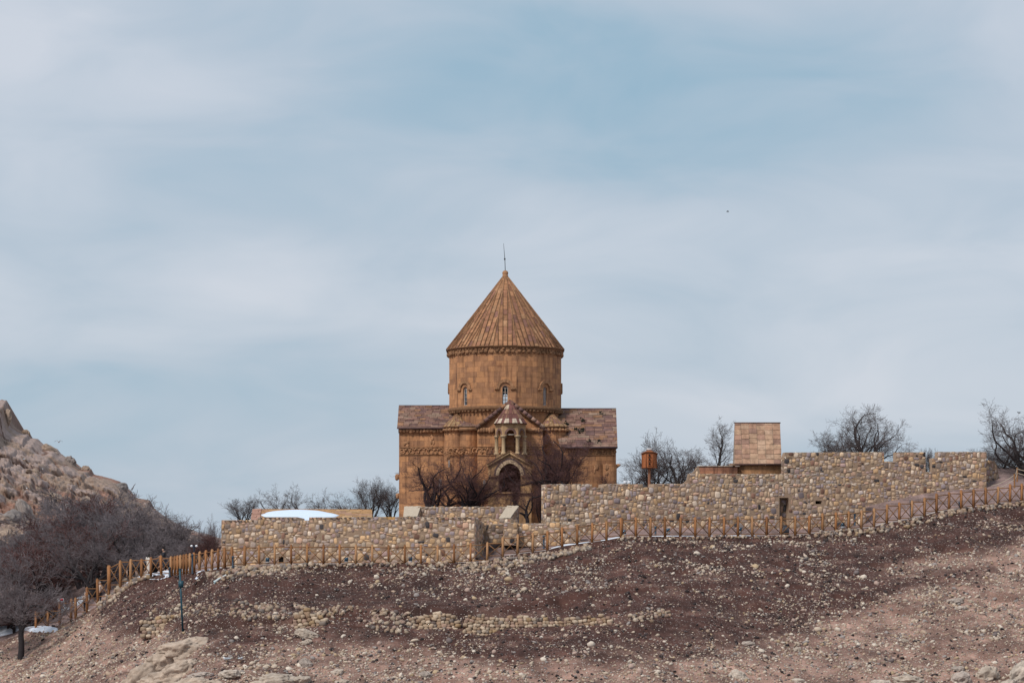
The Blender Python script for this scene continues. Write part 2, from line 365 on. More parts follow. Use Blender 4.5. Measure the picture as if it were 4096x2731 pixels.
def wcol(n): return (WPAL[RNG.choice(len(WPAL), n, p=WPR)] * .92 + np.array([.40, .30, .23]) * .08) * RNG.choice([.62, .85, 1.0, 1.12, 1.32], (n, 1), p=[.14, .24, .28, .22, .12]) * np.array([1.13, 1.07, 1.03])
HPAL = np.array([(.46, .37, .29), (.37, .27, .20), (.56, .48, .40), (.27, .235, .22), (.38, .275, .23), (.15, .12, .115), (.40, .295, .19)])
def hcol(n): return HPAL[RNG.choice(7, n, p=[.28, .2, .16, .12, .14, .05, .05])] * RNG.uniform(.78, 1.15, (n, 1))
def face_stones(mb, o, ux, nrm, u0, u1, zb, top, inhole=lambda a, b, c, d: False, sc=1.0, tone=1.0, brk=()):
    """random rubble laid in rough courses on a vertical face; top(u) gives the top height"""
    o, ux, nrm = np.array(o, float), np.array(ux, float), np.array(nrm, float)
    cs, ss, cl = [], [], []
    ztop = max(top(u) for u in np.linspace(u0, u1, 60)); z = zb
    wave = lambda u, r: .11 * float(math.sin(u * 1.7 + r * 2.1) + .8 * math.sin(u * 4.3 + r * 5.0)) * sc
    row = 0; hn = 0
    while z < ztop - .05:
        h = random.uniform(.24, .46) * sc; u = u0 + random.uniform(0, .05); row += 1; bot = row == 1
        while u < u1 - .10:
            w = random.choice((random.uniform(.22, .4), random.uniform(.35, .62))) * sc
            for q_ in brk:
                if u < q_ - .02 and u + w > q_ - .12 and z + h > top(q_ - .05) - .9 * 0 - 9: 
                    if max(top(q_ - .03), top(q_ + .03)) - min(top(q_ - .03), top(q_ + .03)) > .1 and z + h > min(top(q_ - .03), top(q_ + .03)) - .05: w = q_ - u; break
            if u + w > u1 - .14: w = u1 - u
            t = min(top(u + .04), top(u + w / 2), top(min(u + w, u1) - .04)); za = z + (0 if bot else wave(u + w / 2, row)); z1 = min(z + h + wave(u + w / 2, row + 1), t); zsave = z; z = za
            if t - z1 < .12 * sc and t - z1 > 0: z1 = t
            if z1 - z > .07 and not inhole(u, u + w, z, z1):
                jz = random.uniform(-.03, .03) if z1 < t - .05 and z > zb else 0
                if h > .34 * sc and w < .42 * sc and random.random() < .3:
                    k = random.uniform(.4, .6) * (z1 - z)
                    rects = [(u, u + w, z, z + k), (u, u + w, z + k, z1)]
                else: rects = [(u, u + w, z + jz, z1 + jz)]
                for a, b, c, d in rects:
                    cs.append(o + ux * ((a + b) / 2) + np.array([0, 0, (c + d) / 2]) - nrm * random.uniform(.02, .05))
                    ss.append(((b - a) / 2 * random.uniform(.84, 1.0), random.uniform(.04, .08), (d - c) / 2 * random.uniform(.84, 1.02)))
            z = zsave; u += w
        z += h
    n = len(cs)
    if not n: return
    a = RNG.normal(0, .15, n); B = np.array([ux, -nrm, [0, 0, 1.0]]).T
    R = np.tile(np.eye(3), (n, 1, 1)); R[:, 0, 0] = np.cos(a); R[:, 0, 2] = -np.sin(a); R[:, 2, 0] = np.sin(a); R[:, 2, 2] = np.cos(a)
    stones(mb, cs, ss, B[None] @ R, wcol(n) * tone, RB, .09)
MORT = (.31, .215, .15)
def rubble_wall(name, label, p0, p1, prof, base, thick=1.0, ends=(1, 1), holes=(), parent=None, cat='stone wall', sc=.86, tone=1.0, cap=(.42, .37, .31)):
    X0, Y0 = (p0[0] - 2048) / FPX * p0[1], p0[1]; X1, Y1 = (p1[0] - 2048) / FPX * p1[1], p1[1]
    L = math.hypot(X1 - X0, Y1 - Y0); ux = np.array([(X1 - X0) / L, (Y1 - Y0) / L, 0]); nrm = np.array([ux[1], -ux[0], 0])
    def uof(px): k = (px - 2048) / FPX; return (k * Y0 - X0) / ((X1 - X0) - k * (Y1 - Y0)) * L
    def zof(px, py): return (HZ - py) / FPX * (Y0 + (Y1 - Y0) * uof(px) / L)
    pr = [(uof(a), zof(a, b)) for a, b in prof]
    zb = zof(prof[0][0], base) if not hasattr(base, '__len__') else min(zof(prof[0][0], base[0]), zof(prof[-1][0], base[1]))
    outer = [(pr[0][0], zb)] + pr + [(pr[-1][0], zb)]
    hs = [[(uof(a), zof(a, d)), (uof(b), zof(b, d)), (uof(b), zof(b, c)), (uof(a), zof(a, c))] for a, b, c, d in holes]
    us = np.array([p[0] for p in pr]); zs = np.array([p[1] for p in pr])
    for i in range(1, len(us)): 
        if us[i] <= us[i - 1]: us[i] = us[i - 1] + 1e-4
    top = lambda u: float(np.interp(u, us, zs))
    def inhole(a, b, c, d):
        for h in hs:
            if a < h[1][0] and b > h[0][0] and c < h[2][1] and d > h[0][1]: return True
        return False
    mb = MB(); o = (X0, Y0, 0)
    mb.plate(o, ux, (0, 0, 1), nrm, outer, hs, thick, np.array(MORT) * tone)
    face_stones(mb, o, ux, nrm, pr[0][0], pr[-1][0], zb, top, inhole, sc, tone, brk=[(us[i] + us[i + 1]) / 2 for i in range(len(us) - 1) if abs(zs[i + 1] - zs[i]) > .08 and us[i + 1] - us[i] < .06])
    if ends[1]:
        q = np.array(o) + ux * pr[-1][0] - 0 * nrm; tz = pr[-1][1]
        face_stones(mb, q, -nrm, ux, 0, thick, zb, lambda u: tz, sc=sc, tone=tone)
    if ends[0]:
        q = np.array(o) + ux * pr[0][0] - nrm * thick; tz = pr[0][1]
        face_stones(mb, q, nrm, -ux, 0, thick, zb, lambda u: tz, sc=sc, tone=tone)
    # rough coping of mortar and flat stones
    cs, ss = [], []
    u = pr[0][0]
    while u < pr[-1][0]:
        w = random.uniform(.2, .5)
        if abs(top(u) - top(u + w)) < .04 and u + w < pr[-1][0]:
            cs.append(np.array(o) + ux * (u + w / 2) - nrm * thick * .5 + np.array([0, 0, top(u + w / 2) - .035 + random.uniform(-.025, .02)])); ss.append((w * .55, thick * .52, .05))
        u += w
    if cs:
        B = np.array([ux, -nrm, [0, 0, 1.0]]).T
        stones(mb, cs, ss, np.tile(B, (len(cs), 1, 1)), np.array(cap) * tone * RNG.uniform(.75, 1.15, (len(cs), 1)), RB, .05)
    ob = mb.build(name, M_STONE, parent)
    if not parent: tag(ob, label, cat)
    ob['_f'] = 0; del ob['_f']
    return dict(ob=ob, o=np.array(o), ux=ux, nrm=nrm, uof=uof, zof=zof)
# slab covered planar polygon ---------------------------------------------
def clip_rect(poly, a, b, c, d):
    def cl(P, f, inter):
        out = []
        for i in range(len(P)):
            p, q = P[i - 1], P[i]; fp, fq = f(p), f(q)
            if fp * fq < 0: t = fp / (fp - fq); out.append((p[0] + t * (q[0] - p[0]), p[1] + t * (q[1] - p[1])))
            if fq >= 0: out.append(q)
        return out
    for f in (lambda p: p[0] - a, lambda p: b - p[0], lambda p: p[1] - c, lambda p: d - p[1]):
        poly = cl(poly, f, None)
        if len(poly) < 3: return None
    return poly
def slabs(mb, o, ux, uy, nrm, poly, cw, rh, colf, gap=.03, lift=.05, stag=True, by_col=False, jit=.2, base=None):
    o, ux, uy, nrm = [np.array(t, float) for t in (o, ux, uy, nrm)]
    us = [p[0] for p in poly]; vs = [p[1] for p in poly]; u0, u1, v0, v1 = min(us), max(us), min(vs), max(vs)
    w3 = lambda p, h: o + ux * p[0] + uy * p[1] + nrm * h
    def emit(a, b, c, d, i, j):
        q = clip_rect(list(poly), a + gap / 2, b - gap / 2, c + gap / 2, d - gap / 2)
        if not q: return
        A = abs(sum(q[k - 1][0] * q[k][1] - q[k][0] * q[k - 1][1] for k in range(len(q)))) / 2
        if A < .004: return
        h = lift * random.uniform(.6, 1.3); n = len(q); V = [w3(p, h) for p in q] + [w3(p, -.01) for p in q]
        col = colf(i, j); mb.add(V, [list(range(n))], col); mb.add(V, [[k, (k + 1) % n, n + (k + 1) % n, n + k] for k in range(n)], np.array(col) * 1.0)
    if by_col:
        nc = max(1, round((u1 - u0) / cw)); w = (u1 - u0) / nc
        for i in range(nc):
            v = v0 - random.uniform(0, rh) * stag; j = 0
            while v < v1:
                h = rh * random.uniform(1 - jit, 1 + jit); emit(u0 + i * w, u0 + (i + 1) * w, v, v + h, i, j); v += h; j += 1
    else:
        nr = max(1, round((v1 - v0) / rh)); h = (v1 - v0) / nr
        for j in range(nr):
            u = u0 - random.uniform(0, cw) * stag; i = 0
            while u < u1:
                w = cw * random.uniform(1 - jit, 1 + jit); emit(u, u + w, v0 + j * h, v0 + (j + 1) * h, i, j); u += w; i += 1
    mb.add([w3(p, 0) for p in poly], [list(range(len(poly)))], base if base is not None else (.13, .09, .07))
def plane_from(pts):
    """frame for a planar polygon given as 3D points: first edge is the u axis"""
    a = np.array(pts[0], float); ux = np.array(pts[1], float) - a; ux /= np.linalg.norm(ux)
    n = np.cross(ux, np.array(pts[2], float) - a); n /= np.linalg.norm(n); uy = np.cross(n, ux)
    return a, ux, uy, n, [(float(np.dot(np.array(p) - a, ux)), float(np.dot(np.array(p) - a, uy))) for p in pts]
def arch(uc, w, zb, zs, n=10, pointed=0.0):
    """arched opening outline, counter-clockwise from bottom left"""
    h = w / 2; pts = [(uc - h, zb), (uc + h, zb), (uc + h, zs)]
    for i in range(1, n):
        t = math.pi * i / n; x = math.cos(t); y = math.sin(t) + pointed * (1 - abs(x)) ** 1.3
        pts.append((uc + h * x, zs + h * y))
    return pts + [(uc - h, zs)]
# ------------------------------------------------------------------ church
OC = np.array([.40, .212, .112])        # warm sandstone
OCL = np.array([.43, .27, .145])
CH = empty('church', tuple(P(2021, 2060, 253)), 'domed orange sandstone church with conical roof and small belfry, behind the rubble walls', 'church')
ZB = 4.0; YC = 253.0; XC = float(P(2021, 0, YC).x); RA = 4.96; R16 = RA / math.cos(math.pi / 16)
def zz(py, Y): return (HZ - py) / FPX * Y
def xx(px, Y): return (px - 2048) / FPX * Y
def fac(k): a = math.radians(-90 + 22.5 * k); return np.array([math.cos(a), math.sin(a), 0]), np.array([-math.sin(a), math.cos(a), 0])
mb = MB(); zD0, zD1 = 15.45, 20.85; hw = R16 * math.sin(math.pi / 16)
wins = []
for k in range(16):
    n, t = fac(k); o = np.array([XC, YC, 0]) + n * RA
    hs = []
    if k % 2 == 0:
        w = .50 if k == 0 else .48; hs = [arch(0, w, 15.98, 17.38, 10)]; wins.append((k, n, t, o, w))
    mb.plate(o, t, (0, 0, 1), n, [(-hw, zD0), (hw, zD0), (hw, zD1), (-hw, zD1)], hs, .6, OC * random.uniform(.95, 1.06))
dr = mb.build('drum_wall', M_ASH, CH)
mb = MB(); mb.lathe((XC, YC, 0), [(RA - .4, ZB + .5), (RA - .4, 9.5), (RA - .1, 9.6), (RA - .1, 15.46)], 32, OC * .92); mb.build('drum_base', M_ASH, CH)
for k, n, t, o, w in wins:                # carved hood over each window
    mb = MB(); pts = []
    for i in range(13):
        a = math.pi * i / 12; pts.append((math.cos(a), math.sin(a)))
    for i in range(12):
        (x0, y0), (x1, y1) = pts[i], pts[i + 1]
        q = [(x0 * .50, 17.42 + y0 * .50), (x0 * .76, 17.42 + y0 * .76), (x1 * .76, 17.42 + y1 * .76), (x1 * .50, 17.42 + y1 * .50)]
        mb.plate(o + n * .13, t, (0, 0, 1), n, q, (), .15, OC * random.uniform(.62, .95))
    for s in (-1, 1): 
        for j in range(3): mb.box(o + t * s * (.57 + .135 * j) + n * .06 + np.array([0, 0, 17.34]), (.125, .14, .18), OC * random.uniform(.6, .9), rz=math.atan2(t[1], t[0]))
    mb.build('window_hood', M_SAND, CH)
for k, n, t, o, w in wins:
    mb = MB(); fc = (.46, .38, .33); q = o - n * .12
    ar = arch(0, w, 15.98, 17.38, 10); inner = arch(0, w - .09, 16.03, 17.36, 10)
    mb.plate(q, t, (0, 0, 1), n, ar, [inner], .08, fc)
    mb.box(q + np.array([0, 0, 16.80]) - n * .03, (.035, .06, 1.5), fc, rz=math.atan2(t[1], t[0]))
    for j in range(4): mb.box(q + np.array([0, 0, 16.03 + .345 * (j + 1) - .02]) - n * .03, (w - .1, .055, .035), fc, rz=math.atan2(t[1], t[0]))
    fr = mb.build('window', M_PAINT, CH)
    mb = MB(); mb.plate(q - n * .05, t, (0, 0, 1), n, inner, (), .012, (1, 1, 1))
    mb.build('pane', M_GCLEAR if k in (0, 8) else (M_GPALE if k == 2 else M_GDARK), fr)  # pane tints carry reflections and the dark interior as colour
def ringlumps(mb, r, z, n, size, col, j=.25):
    a = np.arange(n) * 2 * math.pi / n + RNG.uniform(-.3, .3, n) * 2 / n
    cen = np.stack([XC + r * np.cos(a), YC + r * np.sin(a), np.full(n, z) + RNG.uniform(-.03, .03, n)], 1)
    R = np.zeros((n, 3, 3)); R[:, 0, 0] = -np.sin(a); R[:, 1, 0] = np.cos(a); R[:, 0, 1] = np.cos(a); R[:, 1, 1] = np.sin(a); R[:, 2, 2] = 1
    stones(mb, cen, np.array(size) * RNG.uniform(1 - j, 1 + j, (n, 3)), R, np.array(col) * RNG.uniform(.65, 1.2, (n, 1)), ICO2, .12)
mb = MB(); 
for k in range(16):
    n, t = fac(k)
    for (r, z0, z1) in ((RA + .16, 20.95, 21.12), (RA + .07, 20.45, 20.95)):
        w = r * math.tan(math.pi / 16); mb.plate(np.array([XC, YC, 0]) + n * r, t, (0, 0, 1), n, [(-w, z0), (w, z0), (w, z1), (-w, z1)], (), .3, OC * random.uniform(.7, .95))
ringlumps(mb, RA + .14, 20.63, 66, (.20, .11, .17), OC * .7); ringlumps(mb, RA + .15, 20.83, 90, (.12, .09, .08), OC * .8)
mb.build('cornice', M_SAND, CH)
mb = MB()
mb.lathe((XC, YC, 0), [(RA - .1, 15.42), (RA + .17, 15.55), (RA + .2, 15.82), (RA + .02, 15.9)], 48, OC * .48)  # darker tone puts the shade of the carved cavities into the stone colour
ringlumps(mb, RA + .16, 15.44, 84, (.13, .09, .10), OC * .45)
mb.build('string_course', M_SAND, CH)
# conical roof: sixteen facets of long slabs with raised joints
RP = np.array([(.31, .155, .082), (.34, .175, .092), (.28, .135, .078), (.25, .12, .08), (.36, .20, .11), (.22, .11, .082)])
def rcol(i, j): return RP[RNG.choice(6, p=[.3, .25, .18, .1, .1, .07])] * random.uniform(.85, 1.12)
mb = MB(); RE = 5.17; zE, zA, rA = 21.10, 27.55, .24
RE16 = RE / math.cos(math.pi / 16); 
for k in range(16):
    n, t = fac(k); c = np.array([XC, YC, 0.])
    p = [c + n * RE - t * RE * math.tan(math.pi / 16) + [0, 0, zE], c + n * RE + t * RE * math.tan(math.pi / 16) + [0, 0, zE], c + n * rA + t * .05 + [0, 0, zA], c + n * rA - t * .05 + [0, 0, zA]]
    o, ux, uy, nn, poly = plane_from(p)
    slabs(mb, o, ux, uy, nn, poly, .42, .78, rcol, gap=.03, lift=.04, by_col=True, base=(.10, .055, .04))
    W = poly[1][0]; H = poly[2][1]; nc = round(W / .42)
    for i in range(nc + 1):
        u = i * W / nc; vmax = H * (1 - abs(u - W / 2) / (W / 2)) * .985
        if 0 < i < nc and vmax > .2:
            a = o + ux * u + nn * .06; mb.bar(a - uy * .05, a + uy * vmax, .055, .07, OC * .42)
    mb.bar(p[0] + nn * .05 - np.array([0, 0, .02]), p[3] + nn * .05, .09, .08, OC * .75)
    mb.bar(p[0] - np.array([0, 0, .03]), p[1] - np.array([0, 0, .03]), .16, .09, OC * .6)
mb.lathe((XC, YC, 0), [(RE - .02, zE - .08), (.2, zE - .06)], 16, OC * .6, phase=math.pi / 16)
rf = mb.build('dome_roof', M_SLAB, CH)
mb = MB(); zf = zA - .05
mb.lathe((XC, YC, zf), [(.26, 0), (.24, .1), (.27, .14), (.27, .22), (.22, .27), (.25, .36), (.27, .46), (.25, .56), (.17, .66), (.07, .70), (0.0, .71)], 20, OC * .95)
mb.build('finial', M_SAND, rf, smooth=True)
mb = MB(); mb.tube([(XC, YC, zf + .68), (XC - .03, YC, zf + 1.6), (XC - .15, YC, zf + 3.1)], [.035, .03, .014], 6, (.03, .035, .04)); mb.lathe((XC - .045, YC, zf + 1.72), [(.0, -.12), (.07, -.06), (.07, .06), (0, .12)], 8, (.03, .03, .03))
mb.build('lightning_rod', M_IRON, rf)
# arms ----------------------------------------------------
PUR = np.array([(.20, .105, .085), (.25, .145, .105), (.15, .085, .080), (.29, .19, .14), (.30, .155, .075), (.105, .065, .068), (.33, .24, .175)])
def pcol(i, j): return (PUR * .55 + np.array([.165, .092, .072]) * .45)[RNG.choice(7, p=[.22, .22, .15, .15, .1, .08, .08])] * random.uniform(.8, 1.15)
def lumps_line(mb, a, b, n, size, col, nrm=(0, -1, 0), jz=.03):
    a, b = np.array(a, float), np.array(b, float); t = (np.arange(n) + .5) / n
    cen = a + (b - a) * t[:, None] + np.array([0, 0, 1]) * RNG.uniform(-jz, jz, (n, 1)); ux = (b - a) / np.linalg.norm(b - a)
    R = np.tile(np.array([ux, nrm, [0, 0, 1.0]]).T, (n, 1, 1))
    stones(mb, cen, np.array(size) * RNG.uniform(.7, 1.25, (n, 3)), R, np.array(col) * RNG.uniform(.55, 1.2, (n, 1)), ICO2, .15)
def scroll(mb, a, b, z0, z1, nrm):
    """carved vine band between two points"""
    a, b = np.array(a, float), np.array(b, float); L = np.linalg.norm(b - a); ux = (b - a) / L; nrm = np.array(nrm, float); n = max(2, int(L / .40)); zc = (z0 + z1) / 2; r = (z1 - z0) * .36
    mb.bar(a + nrm * .03 + [0, 0, z1], b + nrm * .03 + [0, 0, z1], .07, .06, OC * .85); mb.bar(a + nrm * .03 + [0, 0, z0], b + nrm * .03 + [0, 0, z0], .07, .06, OC * .8)
    for i in range(n):
        c = a + ux * (i + .5) * L / n + nrm * .05 + [0, 0, zc + random.uniform(-.05, .05)]; rr = r * random.uniform(.7, 1.1); ph = random.uniform(0, 6)
        arc = [c + rr * (ux * math.cos(ph + q) + np.array([0, 0, 1]) * math.sin(ph + q)) for q in np.linspace(0, random.uniform(3.5, 5.6), 7)]
        mb.tube(arc, .045, 5, OC * random.uniform(.75, 1.15))
    lumps_line(mb, a + nrm * .04 + [0, 0, zc], b + nrm * .04 + [0, 0, zc], n * 2, (.09, .05, .10), OC, tuple(nrm), r * .9)
fz = MB()
# west arm
YW = 249.5; xl, xr = xx(1596, YW), xx(1915, YW); zt = zz(1712, YW)
mb = MB(); mb.prism([(xl, YW), (xr, YW), (xr, YW + 7), (xl, YW + 7)], ZB, zt, OC); mb.build('west_arm_wall', M_ASH, CH)
mb = MB(); zr = zz(1624, YC)
slabs(mb, *plane_from([(xl - .15, YW - .3, zt + .0), (xr, YW - .3, zt), (xr, YC, zr), (xl - .15, YC, zr)]), .62, .36, pcol, gap=.03, lift=.06)
mb.add([(xl - .16, YW - .3, zt - .1), (xl - .16, YC, zr - .1), (xl - .16, 2 * YC - YW + .3, zt - .1), (xl - .16, YC, zr + .03)], [[0, 1, 2, 3]], OC * .6)
mb.add([(xl - .15, YC, zr), (xr, YC, zr), (xr, 2 * YC - YW + .3, zt), (xl - .15, 2 * YC - YW + .3, zt)], [[0, 1, 2, 3]], OC * .6)
mb.bar((xl - .16, YW - .32, zt + .0), (xr, YW - .32, zt + .0), .2, .16, (.12, .075, .07)); mb.bar((xl - .15, YC, zr + .05), (XC, YC, zr + .05), .14, .08, (.10, .07, .08))
mb.build('west_arm_roof', M_SLAB, CH)
mb = MB(); mb.box(((xl + xx(1772, YW)) / 2, YW - .06, zz(1722, YW)), (xx(1772, YW) - xl + .1, .2, .42), OC * .85)
lumps_line(mb, (xl, YW - .2, zz(1722, YW)), (xx(1772, YW), YW - .2, zz(1722, YW)), 13, (.17, .1, .2), OC); mb.build('carved_cornice', M_SAND, CH)
scroll(fz, (xl + .1, YW, 0), (xx(1772, YW), YW, 0), zz(1818, YW), zz(1788, YW), (0, -1, 0))
# east arm
YE = 247.5; exl, exr = xx(2160, YE), xx(2464, YE); ezt = zz(1790, YE)
mb = MB(); mb.prism([(exl, YE), (exr, YE), (exr, YE + 11), (exl, YE + 11)], ZB, ezt, OC); 
mb.prism([(xx(2411, YE), YE - .22), (exr + .06, YE - .22), (exr + .06, YE), (xx(2411, YE), YE)], ZB, zz(1856, YE), OC); mb.build('east_arm_wall', M_ASH, CH)
mb = MB(); ezr = zz(1636, YC); ex2 = xx(2464.5, YC)
slabs(mb, *plane_from([(xx(2240, YE), YE - .35, ezt + .02), (exr + .12, YE - .35, ezt + .02), (ex2, YC, ezr), (xx(2200, YC), YC, ezr)]), .85, .40, pcol, gap=.03, lift=.06)
mb.add([(xx(2200, YC), YC, ezr), (ex2, YC, ezr), (exr + .12, 2 * YC - YE, ezt), (xx(2240, YE), 2 * YC - YE, ezt)], [[0, 1, 2, 3]], OC * .6)
mb.add([(exr + .1, YE - .35, ezt - .05), (ex2, YC, ezr - .05), (exr + .1, 2 * YC - YE, ezt)], [[0, 1, 2]], OC * .6)
mb.bar((xx(2260, YE), YE - .37, ezt), (exr + .13, YE - .37, ezt), .2, .14, (.09, .06, .065)); mb.bar((xx(2240, YC), YC, ezr + .05), (ex2, YC, ezr + .05), .14, .08, (.10, .07, .08))
mb.build('east_arm_roof', M_SLAB, CH)
for (a, b) in ((2268, 1700), (2300, 1720), (2318, 1732), (2402, 1658), (2332, 1688), (2355, 1768), (2400, 1771), (2330, 1724)):
    t = (1790 - b) / (1790 - 1636); Y = YE - .35 + (YC - YE + .35) * t; c = np.array([xx(a, Y), Y - .1, zz(b, Y) + .05])
    mb = MB(); stones(mb, c + RNG.normal(0, .13, (14, 3)), np.full((14, 3), .07) * RNG.uniform(.5, 1.5, (14, 1)), rotm(14), np.array([.022, .024, .015]) * RNG.uniform(.6, 1.5, (14, 1)), ICO1, .4)
    mb.build('weed_tuft', M_STONE, CH)
scroll(fz, (xx(2272, YE), YE, 0), (exr, YE, 0), zz(1820, YE), zz(1793, YE), (0, -1, 0))
mb = MB(); c = P(2472, 1861, YE)
stones(mb, [c, c + Vector((.12, -.05, .02)), c + Vector((-.1, 0, -.08))], [(.2, .16, .15), (.12, .1, .1), (.14, .12, .16)], np.tile(np.eye(3), (3, 1, 1)), [OC * .9] * 3, ICO2, .1); mb.build('animal_head', M_SAND, CH)
for a, b, s in ((1590, 1906, 1), (1592, 1981, .85)):
    mb = MB(); c = P(a, b, YW + .3)
    stones(mb, [c, c + Vector((-.04, -.05, -.14))], [(.24 * s, .2, .26 * s), (.17 * s, .16, .2 * s)], np.tile(np.eye(3), (2, 1, 1)), [OC * .9] * 2, ICO2, .12); mb.build('animal_head', M_SAND, CH)
# corner niches with half conical roofs
def niche(pc, pe0, pe1, apex, Yc, zt, name):
    cx = xx((pe0 + pe1) / 2, Yc); R = (pe1 - pe0) / 2 / FPX * (Yc - 1); m = 8
    ang = [math.pi + math.pi * i / m for i in range(m + 1)]
    mb = MB(); mb.prism([(cx + (R - .12) * math.cos(a), Yc + (R - .12) * math.sin(a)) for a in ang], ZB, zt, OC); mb.build('niche_wall', M_ASH, CH)
    mb = MB(); A = np.array([xx(apex[0], Yc + .9), Yc + .9, zz(apex[1], Yc + .9)])
    for i in range(m):
        p = [(cx + R * math.cos(a), Yc + R * math.sin(a), zt) for a in (ang[i], ang[i + 1])]
        slabs(mb, *plane_from([p[0], p[1], tuple(A)]), .55, .42, lambda i, j: OCL * random.uniform(.55, .85) if random.random() < .75 else PUR[0], lift=.04)
        mb.bar(np.array(p[0]), A, .09, .1, OC * .6)
        mb.bar(p[0], p[1], .12, .12, OC * .5)
    mb.build('niche_roof', M_SLAB, CH)
    mb = MB(); n = 12; a = np.linspace(math.pi * 1.03, math.pi * 1.97, n)
    cen = np.stack([cx + R * np.cos(a) * .98, Yc + R * np.sin(a) * .98, np.full(n, zt - .28)], 1)
    stones(mb, cen, np.array((.18, .18, .17)) * RNG.uniform(.7, 1.2, (n, 3)), np.tile(np.eye(3), (n, 1, 1)), OC * RNG.uniform(.5, 1, (n, 1)), ICO2, .15)
    mb.build('carved_cornice', M_SAND, CH)
niche(0, 1768, 1872, (1834, 1650), 249.7, zz(1706, 248.6), 'w'); niche(0, 2159, 2273, (2201, 1648), 249.4, zz(1706, 248.4), 'e')
mb = MB(); Yb = 248.75; mb.prism([(xx(1840, Yb), Yb), (xx(1912, Yb), Yb), (xx(1912, Yb), Yb + 3), (xx(1840, Yb), Yb + 3)], ZB, zz(1708, Yb), OC * .97); mb.build('link_wall', M_ASH, CH)
mb = MB(); slabs(mb, *plane_from([(xx(1830, Yb), Yb - .2, zz(1706, Yb)), (xx(1915, Yb), Yb - .2, zz(1706, Yb)), (xx(1915, Yb), Yb + 2, zz(1668, Yb + 2)), (xx(1845, Yb), Yb + 2, zz(1668, Yb + 2))]), .6, .4, pcol)
mb.bar((xx(1838, Yb), Yb - .1, zz(1716, Yb)), (xx(1912, Yb), Yb - .1, zz(1716, Yb)), .25, .3, OC * .7); mb.build('link_roof', M_SLAB, CH)
scroll(fz, (xx(1851, Yb), Yb, 0), (xx(1909, Yb), Yb, 0), zz(1818, Yb), zz(1787, Yb), (0, -1, 0)); scroll(fz, (xx(1775, 248.6), 248.62, 0), (xx(1851, 248.6), 248.62, 0), zz(1818, 248.6), zz(1787, 248.6), (0, -1, 0))
# transept
YT = 246.0; tx0, tx1 = xx(1909, YT), xx(2172, YT); tze = zz(1706, YT); tza = zz(1606, YT); txc = xx(2041, YT)
mb = MB(); mb.plate((0, YT, 0), (1, 0, 0), (0, 0, 1), (0, -1, 0), [(tx0, ZB), (tx1, ZB), (tx1, tze), (txc, tza), (tx0, tze)], [arch(xx(2039, YT), 2.5, zz(1972, YT), zz(1868, YT), 8)], .7, OC)
for x in (tx0, tx1 - .6): mb.prism([(x, YT + .7), (x + .6, YT + .7), (x + .6, YT + 6.5), (x, YT + 6.5)], ZB, tze, OC)
mb.build('transept_wall', M_ASH, CH)
mb = MB()
for s, xe in ((-1, tx0), (1, tx1)):
    e = np.array([xe + s * .12, YT - .18, tze + .02]); a = np.array([txc, YT - .18, tza + .14]); d = (a - e) / np.linalg.norm(a - e); 
    pts = [tuple(e), tuple(a), tuple(a + [0, 3.4, 0]), tuple(e + [0, 3.4, 0])]
    if s > 0: pts = [pts[1], pts[0], pts[3], pts[2]]
    slabs(mb, *plane_from(pts), .5, .45, pcol, lift=.05)
    L = np.linalg.norm(a - e); k = int(L / .42)
    for i in range(k):
        c0, c1 = e + d * L * i / k, e + d * (L * (i + 1) / k - .03); col = pcol(0, 0) * (1.5 if random.random() < .12 else 1)
        mb.bar(c0 - [0, .02, .13], c1 - [0, .02, .13], .22, .3, col)
    mb.bar(e - [0, .02, .34], a - [0, .02, .34], .16, .1, OC * .45)
mb.build('transept_roof', M_SLAB, CH)
for a, b in ((1909, 1975), (2110, 2172)):
    mb = MB()
    mb.box((xx((a + b) / 2, YT), YT - .06, zz(1720, YT)), (xx(b, YT) - xx(a, YT), .2, .42), OC * .8)
    lumps_line(mb, (xx(a, YT), YT - .18, zz(1720, YT)), (xx(b, YT), YT - .18, zz(1720, YT)), 6, (.16, .1, .19), OC)
    mb.build('carved_cornice', M_SAND, CH)
scroll(fz, (tx0, YT, 0), (tx1, YT, 0), zz(1820, YT), zz(1786, YT), (0, -1, 0)); fz.build('vine_frieze', M_SAND, CH)
